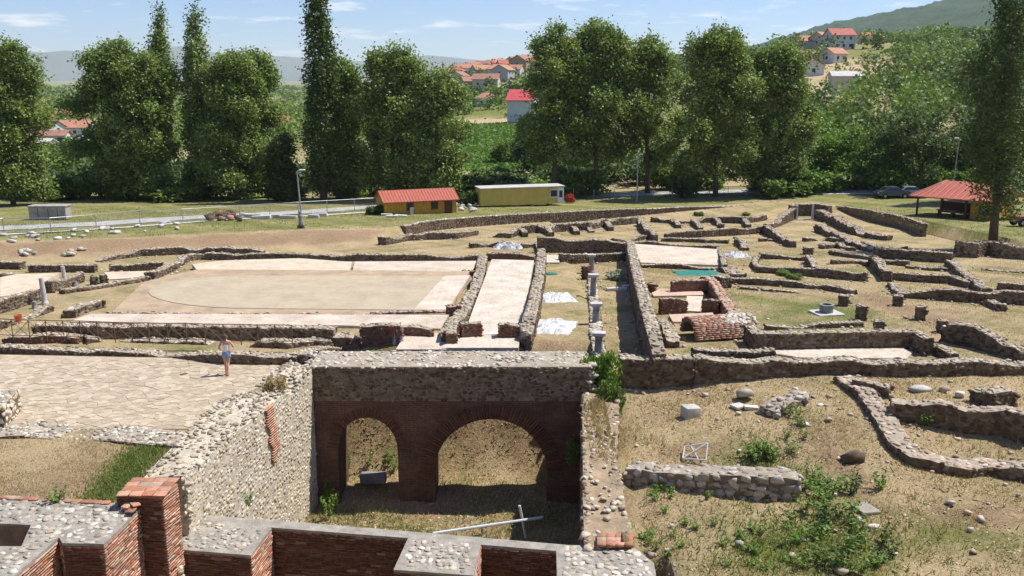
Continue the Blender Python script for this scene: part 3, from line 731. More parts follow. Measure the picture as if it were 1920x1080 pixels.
poly_top(pc, [q.xy for q in lw_r] + [q.xy for q in lw_l[::-1]], lambda a, c: lwz(a, c) + .03, .2, PAL_TOP * np.array((.84, .80, .73)), 1., rough=.05)
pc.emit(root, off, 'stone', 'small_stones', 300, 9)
# brick repair strip in the long wall
bp = Pieces('brick'); a = PZ(512, 752, .2); a = Vector((np.interp(a.y, [q.y for q in lw_r[::-1]], [q.x for q in lw_r[::-1]]) + .05, a.y, 0))
for k in range(24):
    zz = .2 - .09 * k; s_ = .22 * math.sin(k * .5); yy_ = 31.1 + .02 * k + .08 * math.sin(k * .8)
    x_ = float(np.interp(yy_, [q.y for q in lw_r[::-1]], [q.x for q in lw_r[::-1]])) + .05
    dd = (lw_r[1] - lw_r[3]).normalized()
    for q in range(2):
        if k > 20 and q: continue
        yq = yy_ + q * .3 - .15
        bp.put((x_ + dd.x * (yq - yy_), yq, zz), (.27, .065, .12), rotm((dd.x, dd.y, 0), (dd.y, -dd.x, 0), random.uniform(-.04, .04)), pcol(PAL_PINK * np.array((1, .72, .62)), .12))
bp.emit(root, off, 'brick', 'small_bricks', 100, 6)

# arcade: two arches in brick, rubble above
ax0, ax1, ayf, ayb, atop = -8.1, 3.15, 35.55, 37.75, .3
def on_front(px_, py_): return PY(px_, py_, ayf)
A1l, A1r, A2l, A2r = on_front(634, 860).x, on_front(746, 860).x, on_front(815, 880).x, on_front(1026, 880).x
ap1, ap2 = on_front(690, 783).z, on_front(920, 786).z
def arch_z(x_):
    for l, r_, ap, e in ((A1l, A1r, ap1, 1.15), (A2l, A2r, ap2, 1.0)):
        if l < x_ < r_:
            c_, h_ = (l + r_) / 2, (r_ - l) / 2; return ap - h_ * e * (1 - math.sqrt(max(0, 1 - ((x_ - c_) / h_) ** 2)))
    return PB
zsplit = on_front(840, 752).z
root = empty('arcade', ((ax0 + ax1) / 2, ayf + 1, -5.5)); off = Vector(root.location)
tag(root, 'thick shaded arcade wall with one small and one large brick arch closing the pit', 'arcade')
bx = [ax0]
for l, r_ in ((A1l, A1r), (A2l, A2r)):
    c_, h_ = (l + r_) / 2, (r_ - l) / 2
    bx += [l] + [c_ - h_ * math.cos(math.pi * k / 28) for k in range(1, 28)] + [r_]
bx += [ax1]
m = MB()
def quad(a, b_, c_, d): m.add([a, b_, c_, d], [(0, 1, 2, 3)])
eps = 1e-4
for i in range(len(bx) - 1):
    xa, xb = bx[i], bx[i + 1]; mid = (xa + xb) / 2; solid = arch_z(mid) == PB
    za = PB if solid else arch_z(min(max(xa, xa + eps), xb - eps)); zb_ = PB if solid else arch_z(xb - eps)
    for yv, fl in ((ayf, 1), (ayb, 0)):
        q = [(xa, yv, za), (xb, yv, zb_), (xb, yv, zsplit), (xa, yv, zsplit)]; quad(*(q if fl else q[::-1]))
    if not solid: quad((xa, ayf, za), (xa, ayb, za), (xb, ayb, zb_), (xb, ayf, zb_))
for xj, rt in ((A1l, 1), (A1r, 0), (A2l, 1), (A2r, 0)):
    zj = arch_z(xj + (eps if rt else -eps)); q = [(xj, ayf, PB), (xj, ayb, PB), (xj, ayb, zj), (xj, ayf, zj)]; quad(*(q[::-1] if rt else q))
quad((ax0, ayf, PB), (ax0, ayf, zsplit), (ax0, ayb, zsplit), (ax0, ayb, PB)); quad((ax1, ayf, PB), (ax1, ayb, PB), (ax1, ayb, zsplit), (ax1, ayf, zsplit))
m.build('brick_body', ARCBRICK, root, off=off)
MB().box(((ax0 + ax1) / 2, (ayf + ayb) / 2, (zsplit + atop) / 2), (ax1 - ax0, ayb - ayf, atop - zsplit)).build('rubble_top', MORTAR_D, root, off=off)
MB().box(((ax0 + ax1) / 2, (ayf + ayb) / 2, atop + .005), (ax1 - ax0 - .04, ayb - ayf - .04, .03)).build('capping', CAPTOP, root, off=off)
pc = Pieces()
face_stones(pc, (ax0, ayf), (ax1, ayf), atop, zsplit + .02, (0, -1), .19, PAL_FACE * 1.2, flat=.45)
face_stones(pc, (ax1, ayf), (ax1, ayb), atop, -1.4, (1, 0), .26, PAL_TOP)
for k in range(12): pc.put((ax1 - .1 + random.uniform(0, .25), ayf + random.uniform(-.05, .4), atop - .12 * k), (.4, .35, .2), rotm((1, 0, 0), (0, 0, 1), random.uniform(0, 6)), pcol(PAL_TOP))
poly_top(pc, [(ax0 - .1, ayf - .02), (ax1, ayf - .02), (ax1, ayb), (ax0 - .6, ayb)], lambda a, c: atop + .05 * mnoise.noise(Vector((a, c, 0))), .21, PAL_TOP, 1., rough=.05)
pc.emit(root, off, 'stone', 'small_stones', 300, 8.5)
vo = Pieces('brick')
for l, r_, ap, e, dep in ((A1l, A1r, ap1, 1.15, .40), (A2l, A2r, ap2, 1.0, .62)):
    c_, h_ = (l + r_) / 2, (r_ - l) / 2; nV = int(h_ * 3.14 / .105)
    for k in range(nV + 1):
        th_ = math.pi * k / nV; cx_, cz_ = math.cos(th_), math.sin(th_)
        px_ = c_ + cx_ * (h_ + dep / 2); pz_ = ap - h_ * e + cz_ * (h_ * e + dep / 2)
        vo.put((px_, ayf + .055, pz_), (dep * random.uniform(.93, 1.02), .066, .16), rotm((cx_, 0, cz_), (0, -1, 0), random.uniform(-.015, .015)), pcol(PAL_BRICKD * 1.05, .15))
vo.emit(root, off, 'voussoir', 'small_voussoirs', 300, 5)

# pit's right wall: earth core between two lines of stones
root = empty('pit_wall', (3.0, 29, -5.5)); off = Vector(root.location); tag(root, 'broad earth filled wall with pale stone edges on the right side of the pit', 'wall')
el = [PZ(1093, 735, -.7), PZ(1092, 780, -.8), PZ(1093, 860, -1.05), PZ(1093, 940, -1.25), PZ(1096, 1030, -1.5)]
er = [PZ(1160, 740, -.7), PZ(1160, 786, -.85), PZ(1156, 860, -1.1), PZ(1170, 930, -1.25), PZ(1186, 1012, -1.5)]
V = []; Fc = []; nS = 20
for i in range(nS + 1):
    l, r_ = lerp_line(el, i / nS), lerp_line(er, i / nS)
    V += [Vector((l.x, l.y, PB)) - off, l - off, l.lerp(r_, .3) - off - Vector((0, 0, .10 * random.random())), l.lerp(r_, .7) - off - Vector((0, 0, .1 * random.random())), r_ - off, Vector((r_.x, r_.y, -2.2)) - off]
for i in range(nS):
    for k in range(5): a = i * 6 + k; Fc.append((a, a + 6, a + 7, a + 1))
Fc += [tuple(range(6)), tuple(nS * 6 + k for k in range(6))[::-1]]
MB().add(V, Fc).build('core', mat('wall_earth_fill', (.34, .255, .165), .97, .3, 2, .8, 20, dist=.04), root)
pc = Pieces()
for ln, sg in ((el, 1), (er, -1)):
    k = 0.
    while k < 1:
        q = lerp_line(ln, k); 
        z_ = random.uniform(.5, 1.05)
        pc.put((q.x + sg * random.uniform(.02, .16), q.y, q.z + random.uniform(-.11, .0)), (.30 * z_, .26 * z_, .2 * z_), rotm((1, 0, 0), (0, 0, 1), random.uniform(0, 6)), pcol(PAL_TOP * np.array((.80, .75, .68)), .22))
        if random.random() < .6: pc.put((q.x + sg * random.uniform(.22, .36), q.y, q.z - random.uniform(.02, .1)), (.2 * z_, .18 * z_, .14 * z_), rotm((1, 0, 0), (0, 0, 1), random.uniform(0, 6)), pcol(PAL_TOP * .85, .22))
        k += .24 * z_ / 10.5
    for q in range(70):
        k = random.random(); s0 = lerp_line(ln, k); pc.put((s0.x + sg * .05, s0.y, s0.z - random.uniform(.1, .5)), (.3, .25, .17), rotm((0, 1, 0), (-sg, 0, 0), random.uniform(-.2, .2)), pcol(PAL_FACE))
for i in range(12):
    a, b_ = lerp_line(el, i / 12), lerp_line(el, (i + 1) / 12); face_stones(pc, a, b_, lambda k, a=a, b_=b_: a.z + (b_.z - a.z) * k, -5.6, (-1, 0), .28, PAL_FACE)
for q in range(28):
    k = random.uniform(.3, 1); s0 = lerp_line(el, k).lerp(lerp_line(er, k), random.uniform(.2, .8)); z_ = random.uniform(.08, .2); pc.put((s0.x, s0.y, s0.z), (z_ * 1.3, z_, z_ * .7), rotm((1, 0, 0), (0, 0, 1), random.uniform(0, 6)), pcol(PAL_TOP))
pc.emit(root, off, 'stone', 'small_stones', 300, 9)
bp = Pieces('brick'); 
for i in range(3):
    for j in range(4):
        q = PZ(1128 + j * 17, 1006 + i * 7, -1.42); bp.put((q.x, q.y, q.z), (.25, .2, .1), rotm((1, 0, 0), (0, 0, 1), random.uniform(-.1, .1)), pcol(PAL_BRICK * 1.15))
bp.emit(root, off, 'brick', 'small_bricks', 40, 5)

# stage walls in the foreground
def brick_block(name, label, px, z, zb, faces, top='rubble', rim=CAPM, cat='wall', bz=2.6, topcol=PAL_TOP * .85, size=.2, margin=.16, pal=PAL_BRICK, zs=None, core=BRICKCORE, dens=1.):
    """prism with pixel outline at height z; faces = list of (i, palette) edges to be laid in brick"""
    zs = zs or [z] * len(px); pts = [PZ(*q, zz) for q, zz in zip(px, zs)]
    cx_ = sum(q.x for q in pts) / len(pts); cy_ = sum(q.y for q in pts) / len(pts); off = Vector((cx_, cy_, zb)); root = empty(name, off); tag(root, label, cat)
    poly = [(q.x - cx_, q.y - cy_) for q in pts]
    MB().prism(poly, 0, [zz - zb - .07 for zz in zs]).build('core', core, root)
    # capping slab, slightly proud
    ar = sum(poly[i][0] * poly[(i + 1) % len(poly)][1] - poly[(i + 1) % len(poly)][0] * poly[i][1] for i in range(len(poly)))
    n = len(poly); V = []; 
    capp = MB().prism(poly, 0, 1); 
    cz = [zz - zb for zz in zs]; order = list(range(n)) if ar > 0 else list(range(n))[::-1]
    V = [(poly[i][0] * 1.004, poly[i][1] * 1.004, cz[i] - .075) for i in order] + [(poly[i][0] * 1.002, poly[i][1] * 1.002, cz[i]) for i in order]
    MB().add(V, capp.f).build('capping', rim, root)
    bp = Pieces('brick')
    for e, pl in faces:
        a, b_ = pts[e], pts[(e + 1) % n]; d = b_ - a; n_ = Vector((d.y, -d.x, 0)) * (1 if ar > 0 else -1)
        brick_face(bp, a, b_, min(a.z, b_.z) - .08, min(a.z, b_.z) - bz, n_, pl)
    bp.emit(root, off, 'brick', 'small_bricks', 300, 8.5)
    if top == 'rubble':
        pc = Pieces(); A_ = np.array([[q.x, q.y, 1] for q in pts]); sol = np.linalg.lstsq(A_, np.array(zs), rcond=None)[0]
        poly_top(pc, [(q.x, q.y) for q in pts], lambda a, c: sol[0] * a + sol[1] * c + sol[2] + .01, size, topcol, dens, margin=margin, rough=.02)
        pc.emit(root, off, 'stone', 'small_stones', 300, 8.5)
    elif top == 'tile':
        bp = Pieces('brick'); x0, x1 = min(q.x for q in pts) + .1, max(q.x for q in pts) - .1; y0, y1 = min(q.y for q in pts), max(q.y for q in pts)
        for yv in np.arange(y0 + .15, y1, .29):
            for xv in np.arange(x0 + .12, x1, .33):
                bp.put((xv + random.uniform(-.02, .02), yv, z + .012), (.315, .275, .05), rotm((1, 0, 0), (0, 0, 1), random.uniform(-.06, .06)), pcol(PAL_BRICK * 1.12, .12))
        bp.emit(root, off, 'tile', 'small_tiles', 60, 5)
    return root, pts
LIT, SHD = PAL_BRICK * 1.15, PAL_BRICKD  # sun and shade painted in as two tones of the same brick
LZ = -1.6
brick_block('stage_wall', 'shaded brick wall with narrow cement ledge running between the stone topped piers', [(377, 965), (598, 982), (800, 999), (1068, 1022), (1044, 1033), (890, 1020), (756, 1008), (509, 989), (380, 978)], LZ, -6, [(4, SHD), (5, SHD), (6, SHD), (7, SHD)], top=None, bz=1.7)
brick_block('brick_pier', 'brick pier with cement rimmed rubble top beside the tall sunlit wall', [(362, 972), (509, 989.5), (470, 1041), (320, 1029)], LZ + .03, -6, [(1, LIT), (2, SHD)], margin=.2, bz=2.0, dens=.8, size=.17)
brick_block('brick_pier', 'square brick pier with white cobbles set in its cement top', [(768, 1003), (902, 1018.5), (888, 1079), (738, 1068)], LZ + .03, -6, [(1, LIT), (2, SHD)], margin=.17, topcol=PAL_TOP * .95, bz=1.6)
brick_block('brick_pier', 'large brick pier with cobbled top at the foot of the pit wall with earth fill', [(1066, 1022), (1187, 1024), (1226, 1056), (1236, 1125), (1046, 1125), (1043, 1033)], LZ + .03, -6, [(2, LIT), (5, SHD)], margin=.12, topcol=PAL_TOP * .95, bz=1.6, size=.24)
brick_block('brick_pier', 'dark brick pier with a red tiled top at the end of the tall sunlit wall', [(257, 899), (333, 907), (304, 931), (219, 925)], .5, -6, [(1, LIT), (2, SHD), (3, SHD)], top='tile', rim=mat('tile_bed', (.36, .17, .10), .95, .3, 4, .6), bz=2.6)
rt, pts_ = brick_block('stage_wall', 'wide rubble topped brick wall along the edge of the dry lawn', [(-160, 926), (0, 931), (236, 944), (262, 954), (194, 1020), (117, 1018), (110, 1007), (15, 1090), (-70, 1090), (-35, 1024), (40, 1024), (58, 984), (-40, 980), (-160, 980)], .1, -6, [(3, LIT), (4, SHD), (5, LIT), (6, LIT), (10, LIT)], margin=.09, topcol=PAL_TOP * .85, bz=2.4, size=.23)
bp = Pieces('brick')     # loose bricks left along the back edge of that wall
for xx_ in range(0, 236, 9):
    q = PZ(xx_, 933 + xx_ * .05, .12)
    if random.random() < .7: bp.put((q.x, q.y, .125), (.24, .16, .06), rotm((1, 0, 0), (0, 0, 1), random.uniform(-.15, .15)), pcol(PAL_BRICK * 1.1))
for k in range(5): q = PZ(244 + random.uniform(-6, 12), 958 + random.uniform(-4, 5), .14); bp.put((q.x, q.y, .15 + .04 * k), (.27, .2, .06), rotm((1, 0, 0), (0, 0, 1), random.uniform(0, 3)), pcol(PAL_BRICK))
bp.emit(rt, Vector(rt.location), 'brick', 'loose_bricks', 60, 5)
# rubble footing in the gap between the two brick masses
ruin_wall('rubble stone footing in the gap below the red tiled pier', [(292, 1012), (300, 1075)], 0, 1.2, .22, z=[-1.6, -1.9], pal_t=PAL_LONG, pal_f=PAL_LONG, deep=-6)
# low strip wall between plaza and lawn, stub wall on the left
ruin_wall('low flat band of cobbles between the paved plaza and the dry lawn', [(-60, 806), (60, 806), (220, 812), (375, 826)], [.06, .06, .06, .1], 1.25, .2, pal_t=PAL_TOP * .9, ragged=.03)
ruin_wall('stub of thick rubble wall standing on the plaza beside the cobble band', [(-95, 742), (20, 738)], 0, 1.7, .27, z=[1.0, .95], pal_t=PAL_TOP, pal_f=PAL_LONG, ragged=.1)
ruin_wall('low rubble wall edging the paved plaza behind the walking woman', [(-40, 646), (120, 653), (280, 658), (420, 662), (556, 664)], .42, .6, .21)
ruin_wall('broken corner of rubble where the plaza wall meets the arcade', [(556, 664), (600, 652), (640, 650)], [.42, .5, .5], .7, .22)

# ================================================================== RUINS
RW = ruin_wall
FARG = 'low rubble walls of the far ruins'
RIGHTG = 'low rubble walls of the right hand ruins'
# basilica
RW('low back wall of the basilica behind the pale mosaic aisle', [(384, 474), (560, 475), (740, 477), (902, 478)], .5, .55, .22)
RW('outer rubble wall behind the basilica back wall, bending round to the bank', [(186, 486), (226, 476), (262, 467), (349, 463), (494, 466)], [.2, .35, .5, .55, .5], .6, .24, ragged=.09)
RW('dark step of dressed blocks between the sandy nave and the back aisle', [(364, 512), (600, 512), (856, 511)], .24, .35, .28, pal_f=PAL_FACE * .8, core=MORTAR_D)
RW('row of flat stones along the near edge of the sandy nave', [(200, 586), (420, 588), (640, 586), (846, 583)], .13, .25, .26, pal_t=PAL_PINK, dens=.7)
RW('long front wall of the basilica facing the railing', [(66, 608), (240, 609), (430, 611), (628, 613)], .62, .6, .23, core=MORTAR_D)
RW('collapsed sloping end of the basilica front wall', [(628, 613), (655, 616), (668, 622)], [.62, .75, .5], .9, .24, pal_t=PAL_PINK, ragged=.15)
RW('brick edged pier wall with a dark front near the white column stumps', [(676, 608), (712, 607), (750, 605)], .85, .6, .2, pal_f=PAL_BRICKD * 1.3)
RW('short low wall on the mosaic beside the column stumps', [(755, 610), (810, 612)], .5, .45, .2, pal_f=PAL_BRICKD * 1.5)
RW('long thin rubble wall between nave and mosaic hall', [(905, 480), (900, 506), (893, 532), (876, 562), (862, 588), (846, 606), (840, 622)], .62, .65, .23, ragged=.1)
RW('small brick pier at the near end of the nave and hall wall', [(836, 622), (856, 622)], .75, .6, .2, pal_f=PAL_BRICKD * 1.6)
RW('low brick stub jutting from the nave wall beside the chequered mosaic', [(838, 574), (862, 573)], .55, .5, .2, pal_t=PAL_BRICK, pal_f=PAL_BRICKD)
RW('low brick stub at the far end of the nave wall', [(868, 505), (890, 504)], .45, .5, .2, pal_t=PAL_BRICK, pal_f=PAL_BRICKD)
RW('front wall of the mosaic hall between nave wall and doorway', [(864, 606), (901, 604)], .72, .45, .2, pal_f=PAL_BRICKD * 1.5)
RW('front wall of the mosaic hall between doorway and yard wall', [(936, 606), (976, 606)], .72, .45, .2, pal_f=PAL_BRICKD * 1.5)
RW('back wall of the mosaic hall under the white tarpaulin', [(914, 473), (948, 474), (1004, 476)], .62, .5, .22, pal_f=PAL_BRICKD * 1.4)
RW('yard side wall of the mosaic hall with brick breaks', [(1015, 474), (1013, 506), (1007, 531), (1001, 566), (992, 596), (986, 622), (982, 650)], .85, .62, .24, ragged=.1)
RW('brick jamb standing on the yard side wall of the mosaic hall', [(1003, 552), (1013, 552)], .7, .4, .18, pal_t=PAL_BRICK, pal_f=PAL_BRICK)
RW('taller back wall closing the grassy yard and corridor', [(1008, 444), (1090, 448), (1178, 452)], 1.25, .55, .23)
RW('lower inner wall across the back of the yard and corridor', [(1050, 476), (1110, 477), (1174, 474)], .6, .4, .22)
RW('zigzag rubble wall behind the white tarpaulin of the mosaic hall', [(882, 454), (920, 452), (955, 456), (1010, 452), (1016, 470)], .45, .6, .24, ragged=.1)
RW('tall corridor wall running back between the corridor and the small rooms', [(1181, 452), (1193, 506), (1205, 548), (1215, 585), (1226, 625), (1236, 660)], [1.3, 1.6, 1.7, 1.75, 1.7, 1.5], .58, .24, core=MORTAR)
# small rooms
RW('back wall of the chequered mosaic room', [(1186, 451), (1262, 456), (1346, 461)], .55, .4, .22)
RW('end wall of the chequered mosaic room', [(1347, 462), (1354, 478), (1358, 496)], .5, .4, .22)
RW('row of pale stones along the front of the chequered mosaic room', [(1202, 493), (1268, 495), (1345, 499)], .32, .4, .22, pal_t=PAL_TOP * 1.15)
RW('wall below the green net with a brown brick face', [(1260, 526), (1296, 525), (1330, 524)], .85, .4, .2, pal_f=PAL_BRICKD * 1.5)
RW('short brick pier beside the pink floor at the corridor wall', [(1216, 529), (1230, 530)], .6, .4, .2, pal_t=PAL_BRICK, pal_f=PAL_BRICKD * 1.4)
RW('brown brick faced wall between the two pink floors', [(1238, 560), (1287, 558)], .85, .35, .2, pal_f=PAL_BRICKD * 1.5)
RW('short wall joining the red topped wall beside the white floor', [(1318, 561), (1348, 563)], .8, .35, .2, pal_f=PAL_BRICKD * 1.5)
RW('long wall with a flat red brick top between small rooms and courtyard', [(1330, 517), (1348, 543), (1366, 570), (1386, 598)], .8, .55, .3, pal_t=PAL_BRICK * 1.1 + .04, pal_f=PAL_BRICKD * 1.3, ragged=.02, core=BRICKCORE)
RW('squat stone block at the head of the red topped wall', [(1346, 516), (1362, 519)], .75, .8, .26)
RW('tumbled rubble beside the green net and the mosaic room', [(1362, 498), (1378, 506), (1386, 512)], [.4, .3, .3], 1.0, .27, ragged=.15)
RW('narrow wall stepping down beside the shadowed cellar', [(1240, 590), (1254, 616), (1262, 640)], [.7, .5, .3], .6, .26, ragged=.12)
RW('upper courses of rubble in front of the brick vault', [(1300, 650), (1376, 650), (1452, 652)], .75, .5, .24)
RW('front wall of the right hand ruins along the grassy slope', [(1162, 668), (1230, 669), (1296, 668)], .0, .75, .25, z=[.1, .1, .1])
RW('long front wall of the right hand ruins past the white mosaic', [(1302, 668), (1400, 668), (1500, 668), (1596, 672), (1640, 677), (1780, 676), (1960, 674)], 0, .7, .24, z=[.1, .1, .08, .0, -.05, -.05, -.05])
RW('wall behind the white mosaic strip turning at its right end', [(1406, 610), (1418, 624), (1500, 623), (1600, 621), (1716, 620), (1742, 634)], .8, .5, .23)
RW('thin line of stones across the courtyard below the stone well', [(1436, 609), (1520, 606), (1616, 603)], .25, .35, .22)
RW('low wall along the back of the grassy courtyard', [(1368, 519), (1450, 524), (1547, 531), (1602, 540)], .4, .45, .23)
RW('second low wall behind the courtyard with a solid end', [(1422, 500), (1490, 502), (1538, 503), (1626, 509)], [.4, .45, .6, .65], .45, .24)
RW('short cross wall joining the second courtyard wall', [(1516, 478), (1531, 502)], .55, .45, .24)
RW('dark stone stub standing beside the short cross wall', [(1508, 463), (1522, 463)], .6, .5, .25)
# piers round the courtyard path
for px_, lb in (((1583, 553), 'small square masonry pier between the stone well and the path'), ((1616, 573), 'tall square masonry pier at the edge of the path beside the well'), ((1649, 600), 'square masonry pier at the near end of the path row'),
                ((1685, 553), 'small square masonry pier across the path, beside the long low wall'), ((1727, 573), 'tall square masonry pier across the path'), ((1768, 600), 'square masonry pier joined to the broken wall across the path')):
    q = PG(*px_, .62); hgt = .75 if 'tall' in lb else .6
    RW(lb, [(px_[0] - 9, px_[1]), (px_[0] + 9, px_[1] + 1)], hgt, .5, .2, name='masonry_pier', cat='pier', ragged=.02)
RW('broken wall running towards the front wall past the path', [(1774, 608), (1800, 607), (1833, 612), (1872, 634), (1925, 655)], [.8, .95, .95, .7, .55], .6, .24, ragged=.1)
RW('low stub wall between the white mosaic and the broken wall', [(1758, 646), (1790, 662)], .4, .45, .22)
RW('wall of the rectangular room beyond the path', [(1662, 510), (1720, 514), (1782, 517), (1824, 526)], .5, .5, .24)
RW('short thick cross wall at the head of the path', [(1640, 482), (1652, 494), (1664, 508)], .7, .55, .25)
RW('low stub behind the short thick cross wall', [(1662, 486), (1704, 490)], .35, .4, .23)
RW('oblique wall ending the rectangular room beyond the path', [(1782, 486), (1800, 502), (1822, 520), (1850, 541)], .5, .6, .25)
RW('long low wall running right from the path to the edge of the ruins', [(1682, 549), (1725, 547), (1770, 541), (1850, 544), (1960, 548)], [.25, .4, .7, .75, .75], .5, .24)
RW('small angle of stones beside the path head', [(1672, 531), (1686, 546)], .25, .5, .24)
RW('short wall at the right edge behind the long low wall', [(1872, 529), (1960, 535)], .45, .5, .24)
RW('rough stone kerb along the foot of the far bank', [(1842, 503), (1880, 505), (1960, 512)], .12, .5, .25)
RW('dark fronted wall in the shade below the tall lone poplar', [(1641, 464), (1700, 469), (1786, 474)], .75, .55, .25, ragged=.08)
RW('tumbled dark wall holding the bank under the lone poplar', [(1792, 452), (1826, 456), (1850, 447), (1880, 456), (1960, 464)], [1.2, 1.1, 1.3, 1.1, 1.], .8, .3, ragged=.15, pal_t=PAL_FACE, core=MORTAR_D)
RW('low wall of the angle room with a flat top', [(1560, 487), (1616, 486), (1630, 492)], .3, .5, .25, ragged=.08)
# retaining wall and back ruins
def ret_pt(q):
    xx_, yy_ = _ry(*q); return (xx_, yy_ - .2, z_outer(yy_) + .1)
RW('long curved retaining wall holding the grass below the yellow shed and trailer', [(757, 424), (800, 416), (860, 410), (960, 403), (1120, 395), (1260, 390), (1380, 386), (1471, 380)], 0, .5, .25, world=[ret_pt(q) for q in [(757, 424), (800, 416), (860, 410), (960, 403), (1120, 395), (1260, 390), (1380, 386), (1471, 380)]], pal_t=PAL_TOP * 1.1, pal_f=PAL_FACE * 1.05, ragged=.02, deep=-6)
RW('retaining wall curving down towards the open red roofed shelter', [(1578, 388), (1640, 396), (1707, 409), (1738, 421)], 0, .5, .25, world=[Vector(ret_pt(q)) + Vector((-.5, -.35, .08)) for q in [(1578, 388), (1640, 396), (1707, 409), (1738, 421)]], pal_t=PAL_PINK, ragged=.02, deep=-6)
RW('rubble mass stepping down at the end of the grassy bank', [(716, 446), (760, 438), (800, 434), (848, 436), (890, 432)], [.6, .6, .7, .55, .4], .8, .26, ragged=.12)
RW('broken wall of short bays below the retaining wall', [(916, 438), (955, 437), (975, 424), (1010, 421), (1024, 428), (1040, 420), (1070, 418), (1100, 418), (1133, 410), (1193, 408)], [.3, .4, .7, .75, .5, .75, .75, .7, .75, .6], .55, .25, ragged=.12)
RW('oblique cross wall below the retaining wall', [(1199, 409), (1212, 424), (1228, 438)], .7, .55, .25, ragged=.08)
RW('low rubble line from the oblique cross wall to the tall back wall', [(1227, 438), (1190, 443), (1150, 446)], .4, .45, .24, ragged=.08)
RW('long rubble wall rising to a corner in the back ruins', [(1248, 436), (1310, 432), (1380, 427), (1434, 421), (1462, 438), (1487, 453)], [.5, .6, .7, .8, .7, .5], .55, .25, ragged=.08)
RW('stepped wall of short bays along the foot of the retaining wall', [(1223, 406), (1262, 408), (1300, 411), (1340, 406), (1395, 407), (1434, 404)], [.55, .6, .4, .6, .65, .5], .5, .25, ragged=.12)
RW('leaning stump of rubble before the long back wall', [(1384, 439), (1392, 452), (1398, 464)], [.8, .5, .25], .6, .26, ragged=.15)
RW('low fragment of wall between the stump and the oblique walls', [(1424, 447), (1462, 446)], .25, .4, .24)
RW('rubble wall sloping down from the gateway beside the retaining wall', [(1534, 393), (1562, 402), (1590, 420), (1630, 436), (1668, 444)], [1.0, .9, .7, .5, .3], .9, .28, ragged=.14, pal_t=PAL_PINK)
RW('narrow rubble wall sloping down from the gateway into the ruins', [(1534, 420), (1566, 435), (1598, 452), (1636, 464)], [.7, .6, .5, .35], .6, .27, ragged=.12, pal_t=PAL_PINK)
RW('rubble wall leading up to the left side of the gateway', [(1438, 420), (1458, 412), (1476, 396), (1488, 390)], [.5, .6, 1.1, 1.2], .7, .26, ragged=.1, pal_t=PAL_PINK)
RW('rubble block behind the gateway opening', [(1482, 383), (1530, 381), (1556, 386)], 1.3, .8, .27, ragged=.08, pal_t=PAL_PINK)
RW('low scatter of wall stones below the gateway', [(1540, 458), (1570, 456), (1598, 462)], .35, .6, .26, ragged=.14)
RW('rough line of stones crossing the hollow below the gateway', [(1508, 446), (1548, 444), (1588, 450)], .3, .5, .25, ragged=.12)
for (a_, b_), lb in zip((((975, 424), (985, 436)), ((1024, 424), (1034, 435)), ((1070, 418), (1082, 432)), ((1101, 418), (1110, 428)), ((1133, 410), (1146, 425)), ((1262, 408), (1272, 420)), ((1300, 410), (1314, 424)), ((1340, 406), (1354, 420)), ((1395, 407), (1404, 421))), range(9)):
    RW('short cross stub dividing the small bays below the retaining wall', [a_, b_], [.6, .4], .5, .25, ragged=.1, group='cross stubs of the small bays')
RW('low wall across the grassy room behind the second courtyard wall', [(1424, 475), (1470, 476), (1513, 479)], .4, .45, .24)
RW('thin wall closing the grassy room beside the tumbled rubble', [(1420, 478), (1414, 490), (1422, 500)], .35, .4, .24)
RW('low parallel wall between the long back wall and the mosaic room', [(1240, 446), (1300, 447), (1366, 450)], .3, .45, .24)
RW('low wall of broken stones below the gateway slope', [(1610, 452), (1650, 458), (1700, 462)], .3, .5, .25, ragged=.1)
RW('thin inner wall in the rectangular room beyond the path', [(1700, 496), (1740, 500), (1776, 502)], .25, .4, .24)
RW('short wall end standing in the right hand grass', [(1850, 560), (1880, 572)], .35, .5, .24, ragged=.1)
RW('line of stones across the grassy courtyard', [(1385, 538), (1440, 542), (1500, 546)], .12, .3, .22, ragged=.03, dens=.6)
RW('low wall from the corner room towards the dark fronted wall', [(1560, 470), (1600, 476), (1640, 480)], .3, .5, .25, ragged=.1)
# left end
RW('front wall of the pale floored room at the left edge', [(55, 497), (120, 496), (179, 497)], .5, .45, .22)
RW('low wall before the outer basilica wall on the left', [(205, 496), (255, 494), (305, 492)], .5, .5, .23)
RW('rubble wall stepping down from the basilica corner', [(280, 512), (300, 504), (318, 496), (349, 478), (378, 474)], .45, .6, .25, ragged=.1)
RW('two courses of stone at the left edge behind the pale room', [(-40, 490), (0, 490), (41, 491)], .5, .6, .23)
RW('low wall at the left edge of the pale floored room', [(-60, 520), (0, 512), (22, 508)], .45, .5, .24)
RW('rubble wall with a stony face on the near side of the pale room', [(-60, 576), (0, 560), (40, 550), (66, 543)], [.7, .75, .7, .65], .5, .26)
RW('brick ended wall between the two thin columns', [(90, 528), (120, 518), (150, 509)], .7, .45, .24, pal_f=PAL_FACE * 1.2)
RW('narrow stone ledge leading from the columns to the basilica corner', [(116, 543), (180, 534), (230, 526), (276, 518)], .25, .5, .27)
RW('flat slab topped wall beside the dark cellar at the left of the basilica', [(128, 582), (156, 571), (184, 563)], .4, .6, .3, ragged=.03)
RW('jumbled low wall beside the orange bucket', [(-60, 612), (0, 602), (40, 590), (88, 574)], [.4, .35, .3, .3], .6, .26, ragged=.1)
RW('broken brick bench in the walkway behind the railing', [(10, 632), (60, 630), (120, 628), (150, 630)], .3, .6, .23, pal_f=PAL_BRICKD * 1.3, ragged=.1)
RW('loose rubble ridge in the walkway by the plaza corner', [(160, 630), (200, 632), (420, 640), (540, 640), (620, 630)], [.3, .12, .1, .25, .3], .7, .24, ragged=.12)
